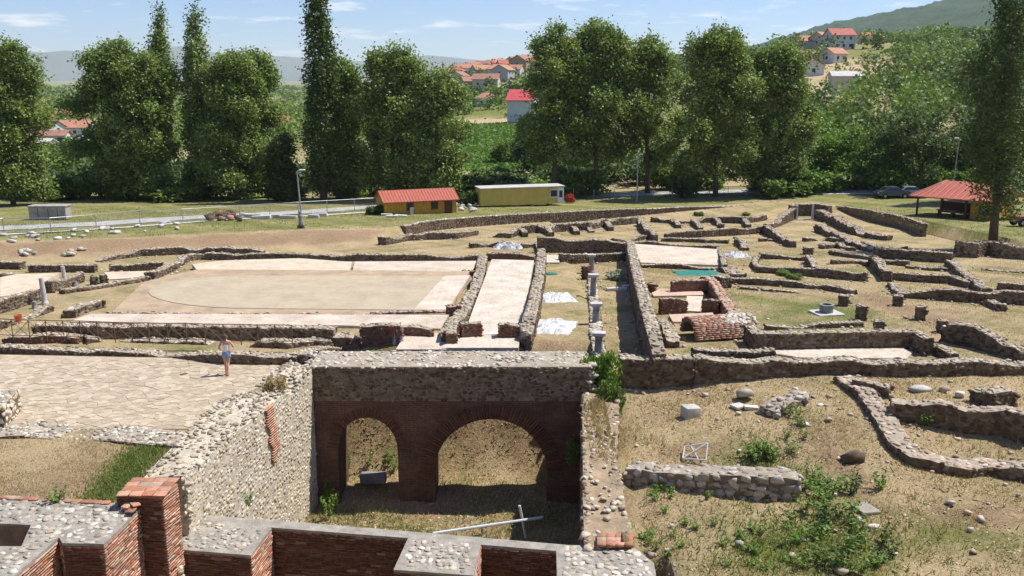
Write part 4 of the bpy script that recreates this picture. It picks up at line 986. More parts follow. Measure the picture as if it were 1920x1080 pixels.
for (a_, lb) in ((((170, 518), (181, 517)), 'dark squat stone block near the thin columns, larger of two'), (((188, 515), (198, 514)), 'dark squat stone block beside the narrow ledge')):
    RW(lb, a_, .55, .4, .25, name='stone_block', cat='block', pal_t=PAL_FACE, pal_f=PAL_FACE * .8)
# right foreground
RW('dry stone wall of large fieldstones across the weedy slope', [(1182, 872), (1260, 876), (1344, 880), (1420, 885), (1497, 888)], [.62, .65, .7, .75, .75], .75, .30, pal_t=PAL_DRY, pal_f=PAL_DRY, core=MORTAR_D, ragged=.06, bed=.0)
RW('sunken pink topped wall curving through the dry slope', [(1582, 704), (1628, 738), (1656, 777), (1687, 827), (1718, 852), (1772, 862), (1812, 862), (1850, 860), (1935, 876)], [.25, .25, .25, .3, .3, .35, .5, .45, .4], .8, .27, pal_t=PAL_PINK, ragged=.08)
RW('short fragment of wall at the head of the pink topped wall', [(1600, 711), (1634, 717), (1668, 724)], .4, .45, .25, pal_t=PAL_PINK, ragged=.06)
RW('wall with a dark front above the two bright plants', [(1672, 748), (1730, 752), (1811, 757), (1886, 762), (1940, 782)], [.7, .8, .95, 1.0, .95], .6, .27, pal_t=PAL_PINK, ragged=.08)
RW('chunky broken pier of masonry at the right edge of the slope', [(1830, 730), (1862, 732), (1892, 734)], [.45, .7, .55], .6, .28, ragged=.12)
RW('heap of tumbled stones beside the weedy hollow', [(1440, 765), (1470, 748), (1498, 735), (1515, 742)], [.3, .4, .35, .25], .8, .30, pal_t=PAL_DRY, pal_f=PAL_DRY, ragged=.2)

# ================================================================== TREES AND PLANTS
def crown_points(r, lobes, n_clump, per, spread):
    """lobes: (cx, cy, cz, rx, ry, rz); clumps sit mostly near the lobe surfaces"""
    w = np.array([l[3] * l[5] for l in lobes]); w = w / w.sum(); cents = []; shade = []
    for k in range(n_clump):
        l = lobes[r.choice(len(lobes), p=w)]; d = r.normal(size=3); d /= np.linalg.norm(d); q = r.uniform(.25, 1.) ** .45 * r.uniform(.86, 1.12)
        cents.append((l[0] + d[0] * l[3] * q, l[1] + d[1] * l[4] * q, l[2] + d[2] * l[5] * q)); shade.append(r.uniform(.0, 1.))
    cents = np.array(cents); shade = np.array(shade)
    sc = r.uniform(.6, 1.25, n_clump)
    P_ = np.repeat(cents, per, 0) + r.normal(size=(n_clump * per, 3)) * (np.repeat(sc, per)[:, None] * np.array(spread))
    col = np.clip(np.repeat(shade, per) * .75 + r.uniform(0, .3, n_clump * per), 0, 1)
    return P_, col
def tree(name, label, px, Y, top_py, half_px, kind='broad', seed=0, mt=LEAF_POP, clear=.12, dens=1., lean=0., group=None, leaf=.35, bpx=None):
    """tree standing at pixel column px and distance Y, its tip at top_py, its crown half_px wide either side"""
    r = np.random.default_rng(seed); base = PY(px if bpx is None else bpx, 360, Y); base.z = g(base.x, Y) ; tip = PY(px, top_py, Y)
    Hh = tip.z - base.z; R = half_px * (1.14 if kind == 'poplar' else 1.) * Y / F; dx_ = tip.x - base.x
    root = empty(name, base); tag(root, label, 'tree', group)
    lobes = []
    if kind == 'column':
        n = 11
        for k in range(n):
            f_ = k / (n - 1); prof = (.55 + .75 * math.sin(min(1, (f_ + .12) * 1.05) * math.pi * .62)) * (1 - .72 * f_ ** 3.2)
            lobes.append((dx_ * (clear + (1 - clear) * f_) + r.normal() * R * .12, r.normal() * R * .12, Hh * (clear + (.965 - clear) * f_), R * prof * .85, R * prof * .85, Hh * .085))
        nc, per, spd = int(330 * dens), 46, (.42, .42, .75)
    elif kind == 'poplar':      # black poplar: several rising masses, ragged top
        n = 16
        for k in range(n):
            f_ = (k + .5) / n; ang = k * 2.4 + r.uniform(0, 1); rad = R * (.78 * math.sin(min(1., f_ * .72 + .26) * math.pi) ** .6) * r.uniform(.5, 1.08)
            lobes.append((dx_ * f_ + math.cos(ang) * rad, math.sin(ang) * rad * .8, Hh * (clear + (.90 - clear) * f_) + r.normal() * Hh * .02, R * r.uniform(.34, .56), R * r.uniform(.34, .56), Hh * r.uniform(.055, .10)))
        lobes.append((dx_ + R * .1, 0, Hh * .92, R * .38, R * .38, Hh * .065)); lobes.append((dx_ - R * .4, 0, Hh * .86, R * .36, R * .36, Hh * .07)); lobes.append((dx_ + R * .5, 0, Hh * .83, R * .34, R * .34, Hh * .07))
        nc, per, spd = int(620 * dens), 58, (.5, .5, .5)
    else:                       # round bush-like tree
        n = 9
        for k in range(n):
            ang = k * 2.4; f_ = (k + .5) / n; rad = R * .55 * math.sqrt(1 - (f_ - .4) ** 2 * 1.6)
            lobes.append((math.cos(ang) * rad, math.sin(ang) * rad, Hh * (clear + (.84 - clear) * f_), R * r.uniform(.4, .55), R * r.uniform(.4, .55), Hh * r.uniform(.14, .22)))
        nc, per, spd = int(300 * dens), 40, (.5, .5, .42)
    P_, col = crown_points(r, lobes, nc, per, spd); P_[:, 2] = np.maximum(P_[:, 2], Hh * clear * .55)
    leaf_obj('crown', P_, leaf, mt, col, root, seed)
    m = MB(); tr = max(.16, Hh * .014) * (1. if kind != 'round' else .8)
    m.tube([(0, 0, -.3), (dx_ * .1, 0, Hh * .12), (dx_ * .45, .1, Hh * .45), (dx_ * .8, 0, Hh * .8)], [tr * 1.3, tr, tr * .65, tr * .2], 8)
    for k in range(7 if kind != 'column' else 5):
        z0 = Hh * r.uniform(.12, .55); l = lobes[r.integers(len(lobes))]
        if l[2] < z0: continue
        m.tube([(dx_ * z0 / Hh, 0, z0), ((dx_ * z0 / Hh + l[0]) / 2, l[1] / 2, (z0 + l[2]) / 2 - .2), (l[0], l[1], l[2])], [tr * .5, tr * .33, tr * .1], 6)
    m.build('trunk', BARK, root, smooth=True)
    return root
ROWG = 'tall poplars in the row behind the road'
T = tree
T('poplar_tree', 'dark leafy poplar at the roadside beside the concrete block', 12, 112, 70, 58, 'poplar', 1, clear=.06, dens=1.2, bpx=22)
T('poplar_tree', 'broad bushy poplar, leftmost of the thick clump facing the long fence', 205, 124, 72, 66, 'poplar', 2, clear=.04, dens=1.25)
T('poplar_tree', 'broad poplar filling the middle of the thick clump facing the long fence', 268, 122, 95, 62, 'poplar', 3, clear=.04, dens=1.2)
T('lombardy_poplar', 'short columnar poplar rising from the thick clump', 300, 125, 26, 24, 'column', 4, clear=.3, dens=.7)
T('lombardy_poplar', 'slim columnar poplar standing up between the two bushy clumps', 368, 124, 2, 29, 'column', 5, clear=.08)
T('poplar_tree', 'leafy poplar beside the slim columnar poplar', 430, 122, 95, 58, 'poplar', 6, clear=.04, dens=1.2)
T('poplar_tree', 'leafy poplar at the open end of the left clump near the lamp post', 474, 126, 92, 46, 'poplar', 7, clear=.07)
T('lombardy_poplar', 'tallest columnar poplar with a bare lower trunk behind the roadside lamp post', 592, 118, -75, 31, 'column', 8, clear=.1, dens=1.1, mt=LEAF_DARK, bpx=606)
T('poplar_tree', 'bushy poplar next to the tallest columnar poplar', 634, 122, 105, 42, 'poplar', 9, clear=.05)
T('poplar_tree', 'broad poplar behind the red roofed yellow shed', 736, 120, 74, 62, 'poplar', 10, clear=.08, dens=1.2)
T('poplar_tree', 'rounded poplar beside the green crop field', 818, 118, 128, 50, 'poplar', 11, clear=.06, dens=1.1)
T('poplar_tree', 'airy poplar with open crown behind the yellow trailer', 1040, 122, 42, 50, 'poplar', 12, clear=.22, dens=.95)
T('poplar_tree', 'tall slender stemmed poplar behind the wire fence, densest of its clump', 1118, 124, 30, 58, 'poplar', 13, clear=.24, dens=1.15)
T('poplar_tree', 'loose crowned poplar behind the tall lamp post', 1214, 126, 62, 58, 'poplar', 14, clear=.24, dens=.85)
T('poplar_tree', 'dense broad poplar in the middle of the wire fence', 1342, 120, 50, 66, 'poplar', 15, clear=.16, dens=1.3)
T('poplar_tree', 'pointed poplar at the hillside end of the wire fence', 1462, 122, 72, 52, 'poplar', 16, clear=.08, dens=1.1)
T('lombardy_poplar', 'tall dark lone poplar leaning beside the open shelter', 1902, 77, -70, 62, 'column', 17, clear=.13, dens=1.25, mt=LEAF_DARK, bpx=1872, leaf=.26)
T('lombardy_poplar', 'dark columnar poplar behind the lone poplar', 1898, 112, 30, 48, 'column', 18, clear=.08, dens=1.1, mt=LEAF_DARK)
T('dark_tree', 'dark round crowned tree in the thicket behind the shelter', 1690, 122, 195, 82, 'round', 19, LEAF_DARK, clear=.05, dens=1.4)
T('dark_tree', 'dark bushy tree behind the hillside lamp post', 1812, 128, 215, 62, 'round', 20, LEAF_DARK, clear=.05, dens=1.2)
T('leafy_tree', 'bright green bushy tree at the foot of the hillside', 1560, 126, 232, 58, 'round', 21, LEAF_BRIGHT, clear=.06, dens=1.1)
T('dark_tree', 'small dark drooping tree beside the roadside lamp post', 528, 120, 250, 30, 'round', 22, LEAF_DARK, clear=.06)
T('dark_tree', 'low dark tree in front of the white house with a red roof', 1000, 150, 205, 42, 'round', 23, LEAF_DARK, clear=.1, dens=.9)
T('leafy_tree', 'small leafy tree standing in the green crop field', 950, 170, 262, 30, 'round', 24, LEAF_MID, clear=.1, dens=.6)
# shrubs: three shapes, copied
def bush_mesh(seed, n=34, per=34):
    r = np.random.default_rng(seed); lob = [(r.uniform(-.55, .55), r.uniform(-.5, .5), r.uniform(.3, .62), r.uniform(.3, .5), r.uniform(.3, .5), r.uniform(.22, .36)) for _ in range(6)]
    P_, col = crown_points(r, lob, n * 3, per, (.10, .10, .08)); P_[:, 2] = np.maximum(P_[:, 2], .02)
    V, Fc = leaf_quads(P_, .13, r); return V, Fc, np.repeat(col, 4)[:, None].repeat(3, 1)
BUSH = {}
def bush(label, px, py, w, h, mt, k, group=None, Y=None, name='shrub', cat='shrub'):
    key = (k, mt.name)
    if key not in BUSH:
        V, Fc, cc = bush_mesh(500 + k); BUSH[key] = fast_mesh('shrub', V, Fc, mt, cc)
    p_ = PG(px, py) if Y is None else PY(px, py, Y)
    o = link(name, BUSH[key], None, (p_.x, p_.y, g(p_.x, p_.y) - .03)); o.scale = (w / 1.7, w / 1.7, h); o.rotation_euler = (0, 0, random.uniform(0, 6.28))
    return tag(o, label, cat, group)
UG = 'undergrowth shrubs under the poplars'
for i in range(46):
    px_ = random.uniform(-40, 1560)
    if 860 < px_ < 1000 and random.random() < .6: continue
    Y_ = random.uniform(118, 134); bush('shrub of the undergrowth beneath the poplar row', px_, 360, random.uniform(4, 8), random.uniform(2., 4.5), random.choice([LEAF_DARK, LEAF_MID, LEAF_MID]), i % 3, UG, Y_)
for i in range(22):
    bush('sunny green shrub in the orchard below the village houses', random.uniform(66, 175), 330, random.uniform(5, 9), random.uniform(3, 5.5), random.choice([LEAF_BRIGHT, LEAF_MID]), i % 3, 'orchard shrubs on the left', random.uniform(150, 215))
for i in range(20):
    bush('leafy shrub at the near edge of the green crop field', random.uniform(845, 1015), 330, random.uniform(4, 7), random.uniform(1., 1.9), random.choice([LEAF_MID, LEAF_BRIGHT]), i % 3, 'shrubs by the crop field', random.uniform(132, 150))
for i in range(24):
    bush('bright shrub along the hillside foot behind the road', random.uniform(1470, 1860), 345, random.uniform(4, 8), random.uniform(1.8, 4.), random.choice([LEAF_MID, LEAF_BRIGHT]), i % 3, 'shrubs at the hillside foot', random.uniform(117, 135))
# scrub over the hillside, the village and the plain: uncountable masses
def scrub(name, spots, mt, seed, leaf=1., dens=130):
    r = np.random.default_rng(seed); P_ = []; col = []; sz = []
    for (X, Y, w, h) in spots:
        n = int(dens * (1.9 if Y < 260 else 1)); d = r.normal(size=(n, 3)); d /= np.linalg.norm(d, axis=1)[:, None]; q = r.uniform(.4, 1.1, n)[:, None]
        P_.append(np.array([X, Y, g(X, Y) + h * .45]) + d * q * np.array([w / 2, w / 2, h * .5])); col.append(np.clip(r.uniform(0, .6) + r.uniform(0, .4, n), 0, 1)); sz.append(np.full(n, leaf * (.45 + .0021 * Y)))
    r2_ = np.random.default_rng(seed); V, Fc = leaf_quads(np.concatenate(P_), np.concatenate(sz), r2_)
    tag(link(name, fast_mesh(name, V, Fc, mt, np.repeat(np.concatenate(col), 4)[:, None].repeat(3, 1))), kind='stuff')
sp1, sp2, sp3, sp4, sp5 = [], [], [], [], []
for i in range(620):
    Y_ = random.uniform(138, 460); u_ = random.uniform(.27, .66); X_ = u_ * Y_
    if .285 < u_ < .40 and 180 < Y_ < 420 and random.random() < .78: continue
    (sp1 if random.random() < .5 else sp2 if random.random() < .6 else sp5).append((X_, Y_, random.uniform(4, 12), random.uniform(3.5, 8)))
for i in range(420):
    Y_ = random.uniform(285, 760); u_ = random.uniform(-.13, .25); X_ = u_ * Y_
    (sp1 if random.random() < .5 else sp2).append((X_, Y_, random.uniform(5, 10), random.uniform(4, 7)))
for i in range(700):
    Y_ = math.exp(random.uniform(math.log(230), math.log(2600))); u_ = random.uniform(-.62, -.08); X_ = u_ * Y_
    if -.58 < u_ < -.42 and Y_ < 330: continue
    k_ = 1 + Y_ / 700; sp3.append((X_, Y_, random.uniform(6, 13) * k_, random.uniform(3.5, 7) * (1 + Y_ / 1800)))
for i in range(170):
    Y_ = random.uniform(134, 158); u4 = random.uniform(-.6, .3)
    if -.07 < u4 < .035: continue
    sp4.append((u4 * Y_, Y_, random.uniform(4, 8), random.uniform(2, 4.5)))
scrub('hillside_scrub', sp1, LEAF_MID, 3, 1.); scrub('hillside_scrub', sp2, LEAF_DARK, 4, 1.); scrub('plain_hedges', sp3, LEAF_MID, 5, 1.3, 60); scrub('thicket', sp4, LEAF_DARK, 6); scrub('hillside_scrub', sp5, LEAF_BRIGHT, 7)
# crop rows
r = np.random.default_rng(9); P_ = []
for u_ in np.arange(-.058, .029, .0042):
    n = 420; yy_ = r.uniform(159, 261, n); P_.append(np.stack([u_ * 205 + (yy_ - 205) * (-.02) + r.normal(0, .18, n), yy_, np.zeros(n)], 1))
P_ = np.concatenate(P_); P_ = P_[(P_[:, 0] / P_[:, 1] > -.06) & (P_[:, 0] / P_[:, 1] < .029)]; P_[:, 2] = G(P_[:, 0], P_[:, 1]) + .35
o = leaf_obj('crop_rows', P_, .9, LEAF_BRIGHT, r.uniform(0, .8, len(P_)), None, 9); tag(o, kind='stuff')
# weeds: a tuft of stems with leaves; shapes shared
def weed_mesh(seed, n=70):
    r = np.random.default_rng(seed); P_ = []; 
    for k in range(9):
        a = r.uniform(0, 6.28); l = r.uniform(.25, .5); hh = r.uniform(.5, 1.0)
        for q in np.linspace(.15, 1, 11):
            P_.append((math.cos(a) * l * q + r.normal() * .05, math.sin(a) * l * q + r.normal() * .05, hh * q ** .8 + r.normal() * .03))
    P_ = np.array(P_); P_[:, 2] = np.maximum(P_[:, 2], .03); V, Fc = leaf_quads(P_, .2, r, .5, .45); return V, Fc, np.repeat(r.uniform(0, 1, len(P_)), 4)[:, None].repeat(3, 1)
WEED = {}
def weed(label, px, py, w, h, mt=LEAF_BRIGHT, k=0, group=None, z=None):
    key = (k % 4, mt.name)
    if key not in WEED:
        V, Fc, cc = weed_mesh(700 + k % 4); WEED[key] = fast_mesh('weed', V, Fc, mt, cc)
    p_ = PG(px, py) if z is None else PZ(px, py, z)
    o = link('weed', WEED[key], None, (p_.x, p_.y, p_.z - .02)); o.scale = (w, w, h); o.rotation_euler = (0, 0, random.uniform(0, 6.28)); return tag(o, label, 'plant', group)
weed('bright green weed growing on the edge of the stage wall', 108, 942, .75, .5, z=.1)
weed('small green weed rooted in the gap below the red tiled pier', 290, 1008, .5, .5, k=1, z=-1.5)
weed('yellowish weed sprouting from the foot of the tall sunlit wall', 466, 950, .5, .6, LEAF_MID, 2, z=-1.7)
weed('feathery green plant, larger of two against the dark fronted wall', 1735, 800, .7, .75, k=3)
weed('feathery green plant, smaller of two against the dark fronted wall', 1770, 800, .55, .6, k=0)
for i, (a_, b_) in enumerate(((610, 930), (618, 960), (628, 945))): weed('leafy weed at the foot of the tall sunlit wall in the pit', a_, b_ + 15, .7, 1.1, k=i, group='weeds in the pit corner', z=-5.5)
for i, (a_, b_) in enumerate(((655, 875), (690, 880), (728, 872), (740, 885))): weed('weed seen through the small arch', a_, b_, .6, .9, k=i, group='weeds behind the small arch')
for i in range(9): weed('bright weed in the hollow behind the dry stone wall', random.uniform(1400, 1498), random.uniform(845, 872), .75, .6, [LEAF_BRIGHT, LEAF_MID][i % 2], i, 'weeds behind the dry stone wall')
for i in range(8): weed('small weed in front of the dry stone wall', random.uniform(1215, 1350), random.uniform(915, 940), .4, .32, LEAF_BRIGHT, i, 'weeds in front of the dry stone wall')
for i in range(22): weed('low weed scattered over the trodden slope', random.uniform(1215, 1480), random.uniform(945, 1075), .45, .3, [LEAF_BRIGHT, LEAF_MID][i % 2], i, 'weeds on the trodden slope')
for i in range(40): weed('weed of the green patch around the flat grey stones', random.gauss(1580, 45), random.uniform(900, 1078), random.uniform(.5, .9), random.uniform(.4, .8), [LEAF_BRIGHT, LEAF_MID, LEAF_DARK][i % 3], i, 'weeds round the flat stones')
for i in range(7): weed('weed growing along the heap of tumbled stones', random.uniform(1470, 1510), random.uniform(765, 835), .5, .5, LEAF_MID, i, 'weeds by the stone heap')
for i in range(3): weed('weed tuft against the end of the foreground brick pier', 1205 + i * 12, 1015 + i * 8, .5, .5, LEAF_MID, i, 'weeds by the foreground pier')
bush('bright green bush growing over the gap at the end of the arcade', 1116, 700, 1.5, 2.0, LEAF_BRIGHT, 0).location = (3.55, 36.2, -1.0)
bush('trailing green bush hanging from the gap beside the earth filled wall', 1134, 745, 1.2, 1.6, LEAF_MID, 1).location = (3.8, 35.0, -1.5)
bush('straw coloured tuft rooted in the top of the tall sunlit wall', 545, 725, .9, .6, LEAF_DRY, 2).location = (-8.9, 33.4, .05)
bush('green shrub hanging in the shade of the arcade end', 1075, 860, .9, 1., LEAF_MID, 2).location = (2.6, 35.2, -3.6)
for i, (a_, b_) in enumerate(((1470, 516), (1488, 524), (1310, 404), (1400, 405))): bush('small green plant among the low ruin walls', a_, b_, 1.2, .5, LEAF_MID, i % 3, 'green plants among the ruins')
bush('white flowering plant in the shaded corridor', 1155, 524, 1.3, .7, leaf_mat('white_flowers', (.10, .15, .05), (.6, .6, .55)), 1)
# grass: blades on ground that shows it
def blades(name, X, Y, h, mt, seed, zf=None):
    r = np.random.default_rng(seed); n = len(X); Z = G(X, Y) if zf is None else zf
    a = r.uniform(0, 6.28, n); hh = h * r.uniform(.5, 1.3, n); w = hh * .10 + .006; lx, ly = r.normal(0, .45, n) * hh, r.normal(0, .45, n) * hh
    b0 = np.stack([X - np.cos(a) * w, Y - np.sin(a) * w, Z - .01], 1); b1 = np.stack([X + np.cos(a) * w, Y + np.sin(a) * w, Z - .01], 1); tp = np.stack([X + lx, Y + ly, Z + hh], 1)
    V = np.stack([b0, b1, tp], 1).reshape(-1, 3); return tag(link(name, fast_mesh(name, V, np.arange(3 * n).reshape(-1, 3), mt, np.repeat(r.uniform(0, 1, n), 3)[:, None].repeat(3, 1))), kind='stuff')
def scatter(n, x0, x1, y0, y1, fn, seed):
    r = np.random.default_rng(seed); X = r.uniform(x0, x1, n); Y = r.uniform(y0, y1, n); k = r.uniform(0, 1, n) < fn(X, Y); return X[k], Y[k]
def patchy(X, Y, s=.8, k=2.): return np.clip(.5 + .7 * wob(X, Y, s, k) + .3 * wob(X, Y, s * 3, k), 0, 1)
X, Y = scatter(70000, 3.6, 24, 22, 37.2, lambda a, c: patchy(a, c), 1); blades('dry_grass', X, Y, .10, LEAF_DRY, 1)
X, Y = scatter(42000, 3.6, 20, 22, 35, lambda a, c: np.clip(.9 * np.exp(-((a - 8.3) / 2.5) ** 2 - ((c - 24.4) / 1.9) ** 2) + .6 * np.exp(-((a - 8.6) / 1.2) ** 2 - ((c - 29.5) / 2) ** 2) + .05 * patchy(a, c, 1.3, 5) ** 2, 0, 1), 2); blades('green_grass', X, Y, .17, LEAF_GRASS, 2)
X, Y = scatter(26000, -20, -10.4, 23.9, 28.8, lambda a, c: patchy(a, c, 1., 4) * .8 + .0 * a, 3); blades('dry_grass', X, Y, .07, LEAF_DRY, 3)
X, Y = scatter(16000, -13, -10.3, 24, 28.6, lambda a, c: np.exp(-((a + 11.5) / .6) ** 2), 4); blades('green_grass', X, Y, .10, LEAF_GRASS, 4)
X, Y = scatter(26000, -9, 2.6, 25.5, 41, lambda a, c: patchy(a, c, .9, 7) * .7, 5); blades('dry_grass', X, Y, .16, LEAF_DRY, 5)
X, Y = scatter(12000, -9, 2, 26, 34.8, lambda a, c: patchy(a, c, .7, 3), 6); blades('green_grass', X, Y, .16, LEAF_GRASS, 6)
X, Y = scatter(60000, 4.5, 44, 38.8, 80, lambda a, c: patchy(a, c, .5, 9) * (c < yret(a) - .6), 7); blades('dry_grass', X, Y, .09, LEAF_DRY, 7)
X, Y = scatter(50000, 4.5, 44, 38.8, 80, lambda a, c: patchy(a, c, .4, 3) ** 2 * (c < yret(a) - .6), 8); blades('green_grass', X, Y, .09, LEAF_GRASS, 8)
X, Y = scatter(60000, -48, 55, 62, 108, lambda a, c: patchy(a, c, .3, 3) * (c > yret(a) + .3), 9); blades('green_grass', X, Y, .16, LEAF_GRASS, 9)
X, Y = scatter(500, 2.7, 3.6, 29.5, 34.3, lambda a, c: np.ones_like(a), 10); blades('dry_grass', X, Y, .28, LEAF_DRY, 10, zf=np.interp(Y, [25, 34], [-1.4, -.8]))

# ================================================================== BUILDINGS AND OBJECTS
def frame_at(a, b):
    """local frame: origin at a, x axis along a->b, y axis away from the camera"""
    d = Vector((b.x - a.x, b.y - a.y, 0)); L = d.length; return L, math.atan2(d.y, d.x)
def topz(px, py, p):            # height of the pixel row above point p
    return PY(px, py, p.y).z
YEL = mat('ochre_painted_boards', (.52, .30, .045), .7, .15, 2.5, .2); YEL2 = mat('yellow_painted_panel', (.56, .44, .12), .6, .12, 1.5, .15)
REDROOF = mat('red_metal_tile', (.42, .12, .08), .6, .15, 3, .2); WHITE = mat('white_paint', (.72, .71, .68), .6, .12, 3, .1); GREYROOF = mat('dull_sheet_roof', (.50, .47, .45), .7, .2, 1.5, .2)
CONC = mat('old_concrete', (.36, .34, .31), .95, .3, 1.5, .6)
# yellow shed
a, b_ = PG(721, 403), PG(856, 399); L, rz = frame_at(a, b_); hw = topz(721, 374, a) - a.z; root = empty('shed', a, rz); root.location.z = min(a.z, b_.z) - .05
tag(root, 'ochre yellow wooden shed with a red roof and brown door', 'shed')
D = 3.6; hr = hw + .95
for k in range(7): MB().box((L / 2, D / 2, hw * (k + .5) / 7), (L, D, hw / 7 - .015)).build('board', YEL, root)
MB().box((L / 2, D / 2, hw / 2), (L - .05, D - .05, hw - .02)).build('inner_wall', WOODBROWN, root)
rf = MB().add([(-.25, -.4, hw - .08), (L + .25, -.4, hw - .08), (L + .25, D / 2, hr), (-.25, D / 2, hr), (-.25, D + .4, hw - .08), (L + .25, D + .4, hw - .08)] + [(-.25, -.4, hw - .17), (L + .25, -.4, hw - .17), (L + .25, D / 2, hr - .1), (-.25, D / 2, hr - .1), (-.25, D + .4, hw - .17), (L + .25, D + .4, hw - .17)],
              [(0, 1, 2, 3), (3, 2, 5, 4), (6, 9, 8, 7), (9, 10, 11, 8), (0, 6, 7, 1), (4, 5, 11, 10), (0, 3, 9, 6), (3, 4, 10, 9), (1, 7, 8, 2), (2, 8, 11, 5)]).build('roof', REDROOF, root)
m = MB()
for k in range(26):
    xx_ = -.2 + (L + .4) * k / 25; m.tube([(xx_, -.4, hw - .07), (xx_, D / 2, hr + .01)], .035, 5)
m.build('roof_rib', REDROOF, rf)
MB().add([(0, .02, hw), (0, D - .02, hw), (0, D / 2, hr - .12)], [(0, 1, 2)]).add([(L, .02, hw), (L, D / 2, hr - .12), (L, D - .02, hw)], [(0, 1, 2)]).build('gable', YEL, root)
for fx in (.35, .69):
    w_ = MB().box((L * fx, -.03, hw * .60), (.75, .08, .85)).build('window', WOODBROWN, root); MB().box((L * fx, -.075, hw * .60), (.55, .02, .62)).build('pane', GLASS, w_)
MB().box((L * .885, -.03, hw * .45), (.85, .08, hw * .9)).build('door', WOODBROWN, root)
# yellow trailer
a, b_ = PG(901, 388), PG(1057, 385); L, rz = frame_at(a, b_); hw = topz(901, 352, a) - a.z; root = empty('trailer', a, rz); root.location.z = min(a.z, b_.z)
tag(root, 'long flat yellow site trailer with a pale roof and white door end', 'trailer')
D = 2.5
MB().box((L / 2, D / 2, .25 + (hw - .25) / 2), (L, D, hw - .25)).build('body', YEL2, root, bevel=.03)
MB().box((L / 2, D / 2, hw + .06), (L + .2, D + .3, .13)).build('roof', GREYROOF, root, bevel=.03)
MB().box((L * .90, -.02, .25 + (hw - .25) / 2), (L * .17, .06, hw - .3)).build('end_panel', YEL2, root)
w_ = MB().box((L * .875, -.06, hw * .66), (1.0, .06, .95)).build('window', WHITE, root); MB().box((L * .875, -.10, hw * .66), (.82, .03, .75)).build('pane', GLASS, w_)
d_ = MB().box((L * .96, -.06, .25 + (hw - .35) / 2), (.78, .06, hw - .35)).build('door', WHITE, root); MB().box((L * .96, -.10, hw * .62), (.4, .03, .8)).build('pane', GLASS, d_)
for k in range(7): MB().tube([(L * (.05 + .105 * k), -.012, .27), (L * (.05 + .105 * k), -.012, hw - .02)], .012, 5).build('panel_seam', YEL2, root)
for fx in (.15, .38, .62, .85): MB().box((L * fx, D / 2, .12), (.35, D * .8, .3)).build('support_block', CONC, root)
# open shelter with red roof
a, b_ = PG(1722, 404), PG(1862, 414); L, rz = frame_at(a, b_); root = empty('shelter', a, rz); root.location.z = min(a.z, b_.z) - .05
tag(root, 'open sided shelter with a red roof and yellow end wall under the lone poplar', 'shelter')
D = 5.0; hw = 2.3; z0 = hw
ex = [(-.6, -.9), (L + .3, -.9), (L + .3, D), (-.6, D)]
V = [(-.7, -.9, hw - .15), (L + .4, -.9, hw + .05), (L + .4, D * .55, hw + 1.35), (-.7 + L * .25, D * .55, hw + 1.35), (-.7, D + .6, hw - .05), (L + .4, D + .6, hw + .05)]
V += [(v[0], v[1], v[2] - .1) for v in V]
rf = MB().add(V, [(0, 1, 2, 3), (0, 3, 4), (3, 2, 5, 4), (6, 9, 8, 7), (6, 10, 9), (9, 10, 11, 8), (0, 6, 7, 1), (1, 7, 8, 2), (2, 8, 11, 5), (5, 11, 10, 4), (4, 10, 6, 0)]).build('roof', REDROOF, root)
m = MB()
for k in range(14):
    f_ = k / 13; m.tube([(-.7 + (L + 1.1) * f_, -.9, hw - .12 + .2 * f_), (max(-.7 + L * .25, -.7 + (L + 1.1) * f_), D * .55, hw + 1.37)], .05, 5)
m.build('roof_rib', mat('pale_red_tile', (.55, .24, .18), .6, .15, 3, .2), rf)
for fx, fy in ((0, -.4), (.33, -.4), (.66, -.4), (0, D - .2), (.33, D - .2)): MB().box((L * fx, fy, hw / 2), (.16, .16, hw)).build('post', WOODBROWN, root)
e_ = MB().box((L * .84, D * .45, hw / 2 + .1), (L * .32, D * .8, hw + .2)).build('end_wall', YEL, root)
w_ = MB().box((L * .86, D * .05 - .03, hw * .55), (1.0, .08, .9)).build('window', WOODBROWN, root); MB().box((L * .86, D * .05 - .08, hw * .55), (.75, .03, .65)).build('pane', GLASS, w_)
MB().box((L * .33, D - .1, .6), (L * .66, .12, 1.2)).build('back_rail', WOODBROWN, root)
def table(label, p_, rz_):
    t_ = empty('picnic_table', p_, rz_); tag(t_, label, 'table'); MB().box((0, 0, .75), (1.8, .75, .06)).build('table_top', MARBLE_G, t_)
    for sx_ in (-.7, .7): MB().box((sx_, 0, .36), (.1, .6, .72)).build('leg', METAL_D, t_)
table('grey table standing under the red roofed shelter', root.matrix_basis @ Vector((L * .3, 1.2, 0)), rz); table('second grey table under the shelter, next to its yellow wall', root.matrix_basis @ Vector((L * .55, .3, 0)), rz)
